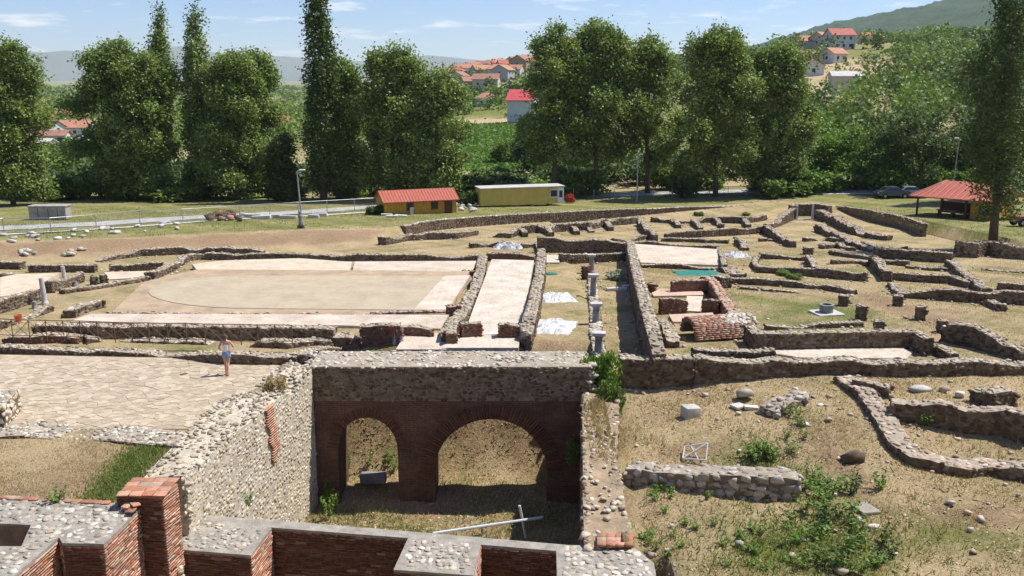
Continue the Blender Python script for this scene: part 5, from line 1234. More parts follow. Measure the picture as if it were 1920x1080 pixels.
# fences
def fence(label, px, h, spacing, post_m, rail_m, mesh_m, group=None, barb=True):
    pts = resample([PG(*q) for q in px], spacing); root = empty('fence', (pts[0].x, pts[0].y, g(pts[0].x, pts[0].y))); off = Vector(root.location); tag(root, label, 'fence', group)
    tops = []
    for q in pts:
        z_ = g(q.x, q.y); q.z = z_; MB().tube([(0, 0, -.2), (0, 0, h)], .04, 6).build('post', post_m, root, Vector((q.x, q.y, z_)) - off); tops.append(Vector((q.x, q.y, z_ + h)) - off)
    MB().tube(tops, .03, 6).build('top_rail', rail_m, root)
    m = MB()
    for hh in (.12, h * .55):
        m.tube([t_ - Vector((0, 0, h - hh)) for t_ in tops], .012, 4)
    for A, B in zip(tops[:-1], tops[1:]):
        n = max(3, int((B - A).length / .22))
        for k in range(-3, n):
            for up in (0, 1):
                x0, x1 = max(0, k / n), min(1, (k + 3) / n); z0 = (0 if k >= 0 else -k / 3) ; z1 = 1 if k + 3 <= n else (n - k) / 3
                pa, pb = A.lerp(B, x0), A.lerp(B, x1); za, zb_ = (z0, z1) if up else (1 - z0, 1 - z1)
                m.tube([(pa.x, pa.y, pa.z - h + h * za), (pb.x, pb.y, pb.z - h + h * zb_)], .006, 3, caps=False)
    tag(m.build('wire_mesh', mesh_m, root), kind='stuff'); return root
fence('galvanised post and rail wire fence along the pale roadside verge', [(-60, 444), (8, 438), (96, 437), (181, 430), (263, 421), (343, 418), (450, 410), (560, 402), (714, 392)], 1.35, 4.1, METAL_G, METAL_G, METAL_G)
fence('dark wire mesh fence behind the trailer and tall lamp post', [(1075, 374), (1190, 372), (1330, 369), (1470, 368)], 1.3, 2.6, METAL_G, METAL_D, METAL_D)
# lamp posts
def lamp(label, px, py, top_py, head, lean=0):
    p_ = PG(px, py) if py < 500 else None; root = empty('lamp_post', (p_.x, p_.y, g(p_.x, p_.y))); h_ = topz(px, top_py, p_) - p_.z; tag(root, label, 'lamp post')
    MB().tube([(0, 0, -.2), (lean * .5, 0, h_ * .5), (lean, 0, h_)], [.09, .075, .055], 8).build('pole', METAL_G, root)
    m = MB(); m.tube([(lean, 0, h_ - .05), (lean + head * .35, 0, h_ + .06), (lean + head * .8, 0, h_ + .08)], .035, 6); m.build('arm', METAL_G, root)
    MB().box((lean + head * .95, 0, h_ + .08), (.55, .22, .12)).build('lamp_head', WHITE, root, bevel=.03); MB().box((0, 0, .25), (.24, .24, .5)).build('base', CONC, root)
lamp('leaning lamp post with a small head beside the road', 567, 425, 320, .5, -.25)
lamp('tall straight lamp post standing in front of the wire fence', 1194, 378, 290, .35, 0)
lamp('slanted lamp post rising behind the red roofed shelter', 1783, 374, 260, -.4, .3)
lamp('lamp post half hidden by the trunk of the lone poplar', 1880, 408, 321, -1.2, 0)
# utility pole on the hillside
p_ = PY(1545, 205, 205); p_.z = g(p_.x, 205); root = empty('utility_pole', p_); tag(root, 'dark wooden utility pole on the open hillside', 'pole'); MB().tube([(0, 0, -.3), (0, 0, 6.5)], [.16, .11], 7).build('pole', BARK, root); MB().box((0, 0, 6.1), (1.4, .1, .12)).build('cross_arm', BARK, root)

# houses
WALLC = {'white': (.66, .65, .62), 'cream': (.58, .52, .42), 'tan': (.42, .31, .20), 'grey': (.42, .42, .42), 'brick': (.34, .16, .11), 'green': (.40, .46, .38), 'pink': (.55, .40, .34), 'blue': (.50, .55, .60)}
ROOFC = {'red': (.42, .14, .10), 'orange': (.44, .22, .14), 'brown': (.34, .18, .13), 'grey': (.52, .50, .48), 'crimson': (.55, .09, .10)}
def house(label, px, Y, w, d, hw, hr, rz, wc, rc, kind='gable', nwin=2, group=None, storeys=1, chim=True):
    p_ = PY(px, 150, Y); p_.z = g(p_.x, p_.y) - .3; root = empty('house', p_, math.radians(rz)); tag(root, label, 'house', group)
    wm = mat('render_' + wc, WALLC[wc], .9, .1, .6, .2); rm = mat('roof_tile_' + rc, ROOFC[rc], .8, .2, .9, .4)
    MB().box((0, 0, hw / 2 - .5), (w, d, hw + 1)).build('wall', wm, root)
    o_ = .45
    if kind == 'gable':
        V = [(-w / 2 - o_, -d / 2 - o_, hw - .15), (w / 2 + o_, -d / 2 - o_, hw - .15), (w / 2 + o_, 0, hw + hr), (-w / 2 - o_, 0, hw + hr), (-w / 2 - o_, d / 2 + o_, hw - .15), (w / 2 + o_, d / 2 + o_, hw - .15)]
        V += [(v[0], v[1], v[2] - .18) for v in V]
        rf = MB().add(V, [(0, 1, 2, 3), (3, 2, 5, 4), (6, 9, 8, 7), (9, 10, 11, 8), (0, 6, 7, 1), (4, 5, 11, 10), (0, 3, 9, 6), (3, 4, 10, 9), (1, 7, 8, 2), (2, 8, 11, 5)]).build('roof', rm, root)
        MB().add([(-w / 2, -d / 2, hw - .02), (-w / 2, d / 2, hw - .02), (-w / 2, 0, hw + hr - .25)], [(0, 2, 1)]).add([(w / 2, -d / 2, hw - .02), (w / 2, d / 2, hw - .02), (w / 2, 0, hw + hr - .25)], [(0, 1, 2)]).build('gable', wm, root)
    else:
        k_ = max(0, w / 2 - d / 2 * .8)
        V = [(-w / 2 - o_, -d / 2 - o_, hw), (w / 2 + o_, -d / 2 - o_, hw), (w / 2 + o_, d / 2 + o_, hw), (-w / 2 - o_, d / 2 + o_, hw), (-k_, 0, hw + hr), (k_ + .01, 0, hw + hr)]
        rf = MB().add(V, [(0, 1, 5, 4), (1, 2, 5), (2, 3, 4, 5), (3, 0, 4), (0, 3, 2, 1)]).build('roof', rm, root)
    if chim: MB().box((w * .22, d * .12, hw + hr * .9), (.6, .6, 1.3)).build('chimney', mat('render_brick', WALLC['brick'], .9, .1, .6, .2), rf)
    for s_ in range(storeys):
        zc = hw * (s_ + .55) / storeys
        for k in range(nwin):
            xx_ = w * ((k + .5) / nwin - .5) * .85; f_ = MB().box((xx_, -d / 2 - .03, zc), (1.25, .1, 1.35)).build('window', WHITE, root); MB().box((xx_, -d / 2 - .09, zc), (1.0, .04, 1.1)).build('pane', GLASS, f_)
        for sx_ in (-1, 1):
            f_ = MB().box((sx_ * (w / 2 + .03), 0, zc), (.1, 1.2, 1.3)).build('window', WHITE, root); MB().box((sx_ * (w / 2 + .09), 0, zc), (.04, .95, 1.05)).build('pane', GLASS, f_)
    if nwin: MB().box((w * .38, -d / 2 - .04, 1.0), (.95, .1, 2.3)).build('door', WOODBROWN, root)
    return root
house('white two storey house with a bright red roof beyond the crop field', 982, 262, 7.2, 8.5, 6.6, 2.7, -14, 'white', 'crimson', nwin=0, storeys=2)
house('small hip roofed house with a brown roof and pale green wall', 912, 335, 8, 7, 2.8, 1.9, 5, 'green', 'brown', 'hip')
house('long red roofed house above the small hip roofed house', 912, 430, 11.5, 8, 4.6, 2.4, -8, 'cream', 'brown', nwin=3)
house('red roofed house with a pale gable at the left of the village', 842, 430, 6, 9, 5, 2.2, 70, 'pink', 'orange')
house('pale blue walled house among the village roofs', 861, 470, 6, 8, 5.5, 2., 60, 'blue', 'brown', storeys=2)
house('brown roofed house below the village crest', 880, 440, 7, 7, 4, 2, 20, 'pink', 'brown')
house('grey gabled house behind the long red roofed house', 943, 470, 8, 9, 6, 2.5, 65, 'grey', 'orange', storeys=2)
house('orange hip roofed house in the middle of the village', 932, 520, 11, 9, 4.6, 2.6, 10, 'cream', 'orange', 'hip', 3)
house('house with a dull orange roof at the village middle', 903, 540, 10, 9, 4.6, 2.5, 25, 'cream', 'orange')
house('white house with an orange roof below the tan house', 966, 500, 8, 8, 4.4, 2.3, -20, 'white', 'orange')
house('large tan gabled house at the right of the village', 980, 540, 12, 11, 7, 3.2, 60, 'tan', 'brown', storeys=2)
house('bright orange roofed house beside the poplar crown', 998, 560, 9, 9, 7, 2.4, -10, 'cream', 'orange', storeys=2)
for i, (px_, Y_, w_) in enumerate(((846, 600, 10), (868, 630, 12), (888, 640, 12), (905, 650, 11), (920, 660, 12), (938, 670, 12), (954, 660, 10), (970, 650, 12), (986, 655, 11), (858, 560, 9), (950, 600, 11), (1008, 620, 10), (875, 585, 10))):
    house('house in the row of red roofs along the village crest', px_, Y_, w_, 9, random.uniform(3.8, 5.6), 2.3, random.uniform(-40, 40), random.choice(['cream', 'white', 'pink', 'tan']), random.choice(['brown', 'orange', 'red']), random.choice(['gable', 'hip']), 2, 'houses along the village crest')
house('large white house with several red roofs on the hillside crest', 1568, 378, 9.5, 8, 5.6, 2.6, 8, 'white', 'red', nwin=3, storeys=2)
house('orange roofed house next to the large white hillside house', 1538, 388, 7, 8, 4.4, 2.2, 30, 'cream', 'orange')
house('low orange roofed house at the end of the hillside crest', 1512, 392, 9, 8, 3, 2.2, -10, 'cream', 'orange')
house('lone orange roofed house among the trees on the hillside crest', 1627, 420, 8.5, 7, 3, 2.2, 5, 'cream', 'orange')
house('red brick house with a flat roof on the hillside', 1516, 330, 5.6, 5, 3.2, .8, 5, 'brick', 'brown', 'hip')
house('white house with an orange roof on the hillside', 1560, 322, 6.5, 6, 3.2, 1.9, 30, 'white', 'orange')
house('small white gabled house with two dark windows on the hillside', 1522, 288, 4.4, 6, 3.4, 1.7, 82, 'white', 'orange')
house('plain grey block house with a pale sheet roof on the hillside', 1582, 232, 6.2, 5.5, 4.0, 1.0, -6, 'cream', 'grey', nwin=0, chim=False)
house('white gabled house with a brown roof on the left plain', 84, 300, 7.2, 6, 4.0, 2.0, -28, 'white', 'brown')
house('long orange roofed white house on the left plain', 136, 308, 9.5, 7, 3.4, 2.3, 10, 'white', 'orange', nwin=3)
house('low brown roofed row on the left plain', 84, 275, 10, 5, 2.8, 1.4, 4, 'white', 'brown', nwin=4)
house('dark shed with a pale sheet roof on the left plain', 150, 250, 5.5, 5, 2.4, 1.2, 8, 'grey', 'grey', 'hip', nwin=0, chim=False)
house('far orange hip roofed house on the left plain', 70, 380, 9, 8, 3.2, 2.2, 15, 'cream', 'orange', 'hip'); house('second far orange roofed house on the left plain', 110, 390, 9, 8, 3.4, 2.4, -20, 'cream', 'red', 'hip')
house('pale walled outbuilding under the orchard trees', 66, 242, 5, 5, 2.4, 1., 0, 'grey', 'grey', nwin=1, chim=False)
house('red roofed house half hidden behind the left poplars', 514, 330, 8, 7, 3.6, 2.3, 10, 'pink', 'red'); house('orange roofed house glimpsed between the poplars behind the shed', 776, 350, 8, 8, 4.4, 2.4, 50, 'white', 'orange')
# concrete block
p_ = PG(90, 412); root = empty('concrete_block', (p_.x, p_.y + .6, p_.z), .05); tag(root, 'weathered concrete box beside the road under the left poplar', 'block')
MB().box((0, 0, .65), (3.6, 1.4, 1.3)).build('box', CONC, root, bevel=.04); MB().box((0, 0, 1.34), (3.75, 1.5, .1)).build('slab', CONC, root)
for k in (-.9, .1, 1.): MB().box((k, -.71, .6), (.05, .03, 1.1)).build('joint', METAL_D, root)

# colonnade and columns
def column(name, label, px, py, top_py, rad, mt=MARBLE_G, cap=True, group=None, lean=(0, 0), zb=None):
    p_ = PG(px, py) if zb is None else PZ(px, py, zb); h_ = max(.3, topz(px, top_py, p_) - p_.z); root = empty(name, p_); tag(root, label, 'column', group); root.rotation_euler = (lean[0], lean[1], random.uniform(-.1, .1))
    MB().lathe([(rad * 1.35, -.05), (rad * 1.35, .08), (rad * 1.15, .14), (rad * 1.02, .2)], n=14).build('base', mt, root)
    zc = h_ - (.26 if cap else 0)
    MB().lathe([(rad, .2), (rad * .98, zc * .5), (rad * .88, zc)], n=14).build('shaft', mt, root, smooth=False)
    if cap: MB().lathe([(rad * .9, zc), (rad * 1.3, zc + .14)], n=14).build('capital', mt, root); MB().box((0, 0, h_ - .06), (rad * 3.1, rad * 2.6, .13)).build('abacus', MARBLE, root)
RW('low stylobate under the row of grey columns in the yard', [(1110, 520), (1114, 572), (1119, 628), (1125, 668)], .16, .55, .3, ragged=.02, pal_t=PAL_TOP)
for i, (a_, b_, c_, lb) in enumerate(((1109, 511, 477, 'grey marble column at the far end of the yard colonnade'), (1112, 560, 514, 'second grey marble column from the back of the yard colonnade'), (1117, 614, 568, 'third grey marble column from the back of the yard colonnade'), (1122, 668, 623, 'grey marble column at the near end of the yard colonnade'))): column('column', lb, a_, b_, c_, .19)
p0 = PG(1100, 500); m = MB()
RW('short brick pier behind the far end of the colonnade', [(1094, 498), (1104, 499)], .9, .4, .2, pal_t=PAL_BRICK, pal_f=PAL_BRICKD)
column('column', 'thin pale column standing nearest the dark cellar', 85, 570, 521, .14, MARBLE, False, lean=(0, -.06)); column('column', 'thin pale column standing beside the brick ended wall', 123, 537, 499, .13, MARBLE, False, lean=(0, -.05))
column('column', 'short grey column stump beside the thin pale column', 66, 578, 565, .13, MARBLE_G, False); column('column', 'short grey column stump on the narrow stone ledge', 142, 536, 528, .12, MARBLE_G, False)
column('column', 'slim grey column against the brick edged pier wall', 740, 643, 610, .11, MARBLE, False); column('column', 'white column drum in front of the brick edged pier wall', 695, 640, 626, .15, MARBLE, False)
column('column', 'pale column drum leaning on the end of the pier wall', 750, 640, 612, .13, MARBLE_G, False, lean=(0, .08))

# tarpaulins
def sheet(label, px, py, w, d, h, mt, seed, rz=0, name='tarpaulin', z=None):
    n = 26; r = random.Random(seed); p_ = PG(px, py); off_ = Vector((seed * 7.3, 1.7, 0)); V = []
    for j in range(n):
        for i in range(n):
            u_, v_ = i / (n - 1) * 2 - 1, j / (n - 1) * 2 - 1; q = 1 + .12 * mnoise.noise(Vector((u_ * 2, v_ * 2, seed)))
            zz = abs(mnoise.noise(Vector((u_ * 2.2, v_ * 2.2, 0)) + off_)) * .6 + abs(mnoise.noise(Vector((u_ * 6, v_ * 6, 3)) + off_)) * .35 + .3 * max(0, 1 - u_ * u_ - v_ * v_)
            e_ = min(1, (1 - max(abs(u_), abs(v_))) * 5 + .12); V.append((u_ * w / 2 * q, v_ * d / 2 * q, .03 + h * zz * e_))
    o = MB().add(V, [(j * n + i, j * n + i + 1, (j + 1) * n + i + 1, (j + 1) * n + i) for j in range(n - 1) for i in range(n - 1)]).build(name, mt, None, (p_.x, p_.y, p_.z if z is None else z)); o.rotation_euler = (0, 0, rz)
    md = o.modifiers.new('thick', 'SOLIDIFY'); md.thickness = .02
    return tag(o, label, 'tarpaulin')
TARP = mat('white_plastic_sheet', (.56, .57, .58), .5, .25, 2.5, .4, 12); NET = mat('green_shade_net', (.03, .20, .17), .8, .3, 5, .5)
sheet('crumpled white tarpaulin lying in the yard, farther from the arcade', 1043, 560, 2.0, 2.6, .34, TARP, 1, .2); sheet('crumpled white tarpaulin lying in the yard, next to the arcade', 1038, 616, 2.0, 3.0, .34, TARP, 2, -.2)
sheet('white tarpaulin heaped over the back wall of the mosaic hall', 952, 474, 2.3, 1.3, .7, TARP, 3, 0, z=PG(952, 474).z + .35); sheet('crumpled white and blue sheet beside the tumbled rubble', 1380, 480, 1.6, 2.0, .5, TARP, 4, .3)
sheet('dark green net spread on the ground behind the small rooms', 1306, 513, 2.9, 1.9, .12, NET, 5, .05, 'shade_net'); sheet('small scrap of green net in the yard', 1034, 514, .8, .6, .1, NET, 6, 0, 'shade_net')
# barrel vault over the cellar
p0, p1 = PG(1290, 634), PG(1398, 628); R_ = .92; L = (p1 - p0).length; rz = math.atan2(p1.y - p0.y, p1.x - p0.x); root = empty('brick_vault', (p0.x, p0.y, p0.z), rz); tag(root, 'ruined brick barrel vault over the cellar in the small rooms', 'vault')
nA = 18; V = []; Fc = []
for xx_ in (0, L):
    for rr in (R_, R_ - .2): V += [(xx_, -math.cos(math.pi * k / nA) * rr, math.sin(math.pi * k / nA) * rr * .95 + .12) for k in range(nA + 1)]
n_ = nA + 1
for k in range(nA): Fc += [(k, k + 1, 2 * n_ + k + 1, 2 * n_ + k), (n_ + k, 3 * n_ + k, 3 * n_ + k + 1, n_ + k + 1), (k, n_ + k, n_ + k + 1, k + 1), (2 * n_ + k, 2 * n_ + k + 1, 3 * n_ + k + 1, 3 * n_ + k)]
MB().add(V, Fc).build('shell', BRICKCORE, root)
vp = Pieces('brick')
for k in range(30):
    th_ = math.pi * (k + .5) / 30; xx_ = random.uniform(-.1, .05)
    while xx_ < L * (.55 if 8 < k < 22 else .75):
        w_ = random.uniform(.22, .34); vp.put((xx_ + w_ / 2, -math.cos(th_) * (R_ + .01), math.sin(th_) * (R_ + .01) * .95 + .12), (w_ - .015, .078, .09), rotm((1, 0, 0), (0, -math.cos(th_), math.sin(th_)), random.uniform(-.03, .03)), pcol(PAL_BRICK * .95 + .02, .15)); xx_ += w_
vp.emit(root, (0, 0, 0), 'brick', 'small_bricks', 300, 4)
pc = Pieces()
for k in range(130):
    th_ = math.pi * random.uniform(.25, .8); xx_ = L * random.uniform(.5, 1.05); pc.put((xx_, -math.cos(th_) * R_ * 1.02, math.sin(th_) * R_ * .95 + .12), (.26, .22, .13), rotm((1, 0, 0), (0, -math.cos(th_), math.sin(th_)), random.uniform(0, 6)), pcol(PAL_TOP))
pc.emit(root, (0, 0, 0), 'stone', 'small_stones', 60, 5)
# well
p_ = PG(1549, 588); root = empty('stone_well', p_); tag(root, 'round stone well head on a flat slab in the courtyard', 'well')
MB().box((0, 0, .03), (1.5, 1.3, .12), .2).build('slab', MARBLE, root, bevel=.02)
MB().lathe([(.30, .08), (.36, .08), (.36, .42), (.40, .44), (.40, .52), (.26, .52), (.26, .12), (.0, .12)], n=22).build('ring', MARBLE_G, root)
MB().lathe([(.0, .125), (.258, .125), (.258, .16), (0., .16)], n=18).build('dark_disc', DARKM, root)  # near-black disc closing the inside of the ring
# bucket
p_ = PG(35, 604); root = empty('bucket', p_); tag(root, 'small orange bucket standing by the jumbled low wall', 'bucket')
MB().lathe([(.13, 0), (.19, .34), (.205, .34), (.205, .37), (.175, .37), (.12, .03)], n=16).build('shell', mat('orange_plastic', (.62, .13, .04), .5, .1, 3, 0), root); MB().tube([(.19 * math.cos(a_), 0, .36 + .19 * math.sin(a_)) for a_ in np.linspace(0, math.pi, 9)], .008, 5).build('handle', METAL_G, root)
# gateway frame
p_ = PG(1512, 412); root = empty('gateway', p_); tag(root, 'pale stone door frame standing in the back ruins', 'doorway'); wd = 36 * p_.y / F; h_ = topz(1512, 382, p_) - p_.z
MB().box((wd * .3, 0, h_ / 2), (.18, .3, h_)).build('jamb', MARBLE, root); MB().box((-wd * .52, 0, h_ * .45), (.16, .3, h_ * .9)).build('jamb', MARBLE, root); MB().box((-.1, -.1, .02), (wd * 1.35, .4, .14)).build('threshold', MARBLE, root)
# statue and its pedestal beside the leaning lamp
p_ = PG(564, 428); root = empty('stone_herm', p_); tag(root, 'small grey stone herm on a dark base on the grass bank', 'statue')
MB().box((0, 0, .12), (.55, .45, .3)).build('base', METAL_D, root); MB().lathe([(.2, .25), (.17, .5), (.15, .9), (.2, 1.1), (.19, 1.2), (.09, 1.27), (.08, 1.3), (.13, 1.38), (.14, 1.48), (.09, 1.58), (.01, 1.61)], n=14).build('figure', MARBLE_G, root, smooth=True)

# loose stones and blocks
def boulder(label, px, py, sx_, sy_, sz_, pal, k, rz=0, name='boulder', cat='stone', boxy=False, group=None, tilt=0.):
    p_ = PG(px, py); V, Fc = VARS['brick'][k % 6] if boxy else HULLS[k % 16]
    c_ = np.repeat(pcol(pal)[None], len(V), 0); me = fast_mesh(name, V * np.array((sx_, sy_, sz_)), Fc, STONE_A, c_); o = link(name, me, None, (p_.x, p_.y, p_.z + sz_ * .38)); o.rotation_euler = (tilt, random.uniform(-.08, .08), rz)
    if boxy: md = o.modifiers.new('bevel', 'BEVEL'); md.width = .025; md.segments = 2
    return tag(o, label, cat, group)
boulder('squared white marble block lying on the dry slope', 1294, 782, .62, .5, .5, PAL_WHITE, 1, .35, 'marble_block', 'block', True)
boulder('small grey stone in front of the right hand front wall', 1347, 704, .32, .32, .32, PAL_TOP, 2); boulder('big grey boulder above the weedy hollow', 1397, 748, .75, .6, .5, PAL_DRY, 3)
boulder('pale flat slab below the big grey boulder', 1384, 764, .5, .45, .12, PAL_WHITE, 4, .5, boxy=True); boulder('second flat slab below the big grey boulder', 1408, 766, .55, .3, .12, PAL_TOP, 5, -.1, boxy=True)
boulder('large dark boulder at the foot of the pink topped wall', 1597, 866, .85, .6, .5, PAL_FACE * 1.2, 6); boulder('tilted pale flat stone among the weeds', 1622, 957, .6, .7, .12, PAL_TOP, 7, .3, boxy=True); boulder('rounded flat grey stone below the tilted one', 1640, 992, .5, .32, .14, PAL_TOP, 8); boulder('pale stone in the weeds near the stage walls', 1578, 1073, .5, .4, .2, PAL_TOP, 9)
boulder('long white slab above the dark fronted wall', 1724, 732, 1.0, .5, .22, PAL_WHITE * .9, 10, .1); boulder('small brown stone beside the long white slab', 1770, 736, .4, .3, .3, PAL_PINK, 11); boulder('pale block at the end of the dark fronted wall', 1800, 746, .45, .4, .3, PAL_TOP, 12)
boulder('white flat stone on the weedy path', 1506, 798, .5, .35, .14, PAL_WHITE, 13); boulder('white stone lying on the courtyard path', 1698, 598, .3, .3, .2, PAL_PINK, 14)
for k in range(46): boulder('loose stone scattered over the dry slope', random.uniform(1180, 1910), random.uniform(705, 1075), *(random.uniform(.1, .26) * np.array((1.2, 1, .7))), random.choice([PAL_TOP, PAL_DRY, PAL_PINK]), k, random.uniform(0, 6), 'stone', 'stone', group='loose stones on the dry slope')
for k in range(26): boulder('pale marble fragment lying in the grass along the roadside fence', random.uniform(0, 340), 0, 1, 1, 1, PAL_WHITE, k) if False else boulder('pale marble fragment lying in the grass along the roadside fence', *(lambda q: (q, 446 - q * .075 + random.uniform(-4, 12)))(random.uniform(0, 350)), *(random.uniform(.25, .6) * np.array((1.5, 1, .6))), PAL_WHITE, k, random.uniform(0, 6), 'marble_fragment', 'stone', group='marble fragments by the fence')
for k in range(16): boulder('stone of the tumbled heaps on the bare bank', random.choice([45, 135]) + random.gauss(0, 14), 474 + random.uniform(-5, 8), *(random.uniform(.3, .6) * np.array((1.2, 1, .7))), PAL_TOP, k, random.uniform(0, 6), 'stone', 'stone', group='stone heaps on the bank')
for k in range(22): boulder('red brown stone of the rubbish heap by the fence', 425 + random.gauss(0, 17), 410 + random.uniform(-5, 5), *(random.uniform(.4, .9) * np.array((1.2, 1, .9))), random.choice([PAL_BRICKD, PAL_FACE * .7, PAL_BRICK]), k, random.uniform(0, 6), 'rubble_stone', 'stone', group='rubbish heap by the fence')
for k, q in enumerate(((458, 405), (476, 407), (490, 410), (515, 408), (540, 410), (588, 408), (600, 405))): boulder('pale marble block beyond the rubbish heap', *q, random.uniform(.8, 2.), .5, .35, PAL_WHITE, k, random.uniform(-.2, .2), 'marble_block', 'block', True, 'marble blocks by the heap')
for k, (q, h_) in enumerate((((744, 399), 1.15), ((758, 401), .75), ((764, 401), .8), ((772, 402), .55), ((780, 400), .75), ((740, 402), .5))): boulder('upright pale stele leaning on the front of the yellow shed', *q, .38, .16, h_ * 1.5, PAL_WHITE, k, random.uniform(-.2, .2), 'stele', 'stele', True, 'steles before the shed', .08)
for k, q in enumerate(((725, 404), (735, 407), (752, 406))): boulder('flat marble slab lying before the yellow shed', *q, 1.2, .5, .2, PAL_WHITE, k, .05, 'marble_slab', 'slab', True, 'slabs before the shed')
for k in range(12): boulder('jumbled pale stone between shed and trailer', random.uniform(862, 892), random.uniform(386, 398), *(random.uniform(.4, .8) * np.array((1.2, 1, .8))), random.choice([PAL_WHITE, PAL_TOP]), k, random.uniform(0, 6), 'stone', 'stone', group='stones between shed and trailer')
bush('dark shrub at the corner of the yellow shed', 706, 402, 2.2, 1.2, LEAF_DARK, 0); bush('dark shrub between shed and trailer', 880, 386, 2.4, 2., LEAF_DARK, 1)
bush('red flowering plant beside the trailer door', 1069, 380, 1.2, 1.2, leaf_mat('red_flowers', (.45, .05, .03), (.6, .16, .08)), 2)
for k, q in enumerate(((1146, 545), (1166, 545), (1176, 540))): boulder('white slab in the shaded corridor', *q, .6, .4, .22, PAL_WHITE, k, .1, 'marble_slab', 'slab', True, 'slabs in the corridor')
for k in range(9): boulder('pink flat stone lying on the edge of the nave step', random.choice([560, 618, 665, 670, 612, 520, 436, 482, 724]) + random.uniform(-8, 8), 519, .55, .3, .12, PAL_PINK, k, 0, 'flat_stone', 'stone', True, 'flat stones on the nave step')
boulder('flat white marble slab on the sandy nave', 482, 580, .75, .5, .14, PAL_WHITE, 3, .1, 'marble_slab', 'slab', True); boulder('white threshold slab in the doorway of the mosaic hall', 918, 630, .85, .4, .16, PAL_WHITE, 2, 0, 'threshold', 'slab', True)
boulder('small white stone lying on the band of sticks beside the woman', 345, 703, .16, .3, .06, PAL_BRICKD, 1, -.6, 'wood_chip', 'debris', True)['label'] = 'short dark stick lying on the paved plaza'
# trellis railing behind the plaza wall: posts, rails and crossed bars in every bay
pts = resample([PG(*q) for q in ((-40, 646), (120, 652), (280, 656), (420, 659), (548, 661))], .8); root = empty('railing', pts[0]); off = Vector(pts[0]); tag(root, 'low iron railing with crossed bars on the plaza wall', 'railing')
zr_ = .42; RAIL = mat('brown_iron_paint', (.20, .12, .07), .6, .2, 5, .1)
for i, q in enumerate(pts):
    b0 = Vector((q.x, q.y + .12, g(q.x, q.y) + zr_)) - off; MB().tube([b0 - Vector((0, 0, .15)), b0 + Vector((0, 0, .82))], .022, 6).build('post', RAIL, root)
    if i:
        m = MB(); m.tube([pv, b0 + Vector((0, 0, .74))], .014, 5); m.tube([pv + Vector((0, 0, .74)), b0], .014, 5); m.build('cross_bar', RAIL, root)
        MB().tube([pv + Vector((0, 0, .8)), b0 + Vector((0, 0, .8))], .024, 6).build('top_rail', RAIL, root); MB().tube([pv + Vector((0, 0, .06)), b0 + Vector((0, 0, .06))], .018, 6).build('bottom_rail', RAIL, root)
    pv = b0
# pipes in the pit
p0, p1 = PZ(812, 1000, -4.6), PZ(1018, 970, -4.4); o = MB().tube([p0, p0.lerp(p1, .8), p1], .055, 8).build('pipe', PIPE); tag(o, 'long white pipe lying slantwise across the pit', 'pipe')
p0 = PZ(986, 1008, -5.4); p1 = PY(974, 948, p0.y); o = MB().tube([p0, p1], .05, 8).build('pipe', PIPE); tag(o, 'short upright white pipe crossing the long one in the pit', 'pipe')
p0 = PZ(905, 1000, -5.4); p1 = PY(903, 985, p0.y); o = MB().tube([p0, p1 + Vector((0, 0, .05))], .06, 8).build('pipe', METAL_G); tag(o, 'grey stub of pipe propping the long white pipe', 'pipe')
p0 = PZ(700, 905, -5.4); o = MB().box((0, 0, .3), (1.1, .5, .4)).build('stone_block', MARBLE_G, None, (p0.x, 37.3, -5.5), bevel=.04); tag(o, 'grey dressed block in the shade under the small arch', 'block')
# broken metal frame
p_ = PG(1304, 862); root = empty('metal_frame', p_, -.2); tag(root, 'bent pale metal chair frame lying behind the dry stone wall', 'frame')
for A, B in (((-.45, -.2, .1), (.35, -.25, .12)), ((.35, -.25, .12), (.4, .3, .55)), ((.4, .3, .55), (-.4, .3, .35)), ((-.4, .3, .35), (-.45, -.2, .1)), ((-.45, -.2, .1), (.4, .3, .55)), ((-.2, .3, .4), (.1, -.22, .1))): MB().tube([A, B], .03, 6).build('bar', mat('pale_grey_paint', (.5, .5, .48), .6, .15, 4, 0), root)
# tractor-like cart at the right edge: chassis, box, two wheels, drawbar
p_ = PG(1908, 424); root = empty('farm_cart', p_, .15); tag(root, 'small red farm cart under the trees past the shelter', 'cart')
MB().box((.2, 0, .75), (1.6, 1.1, .5)).build('box', mat('faded_red_paint', (.32, .09, .06), .6, .2, 3, .1), root, bevel=.03); MB().box((.9, 0, .4), (2.2, .12, .12)).build('drawbar', METAL_D, root)
for sy_ in (-.6, .6):
    w_ = MB().tube([(0, sy_ - .09, .4), (0, sy_ + .09, .4)], .4, 14).build('wheel', DARKM, root); MB().tube([(0, sy_ - .11, .4), (0, sy_ + .11, .4)], .18, 10).build('rim', METAL_G, w_)
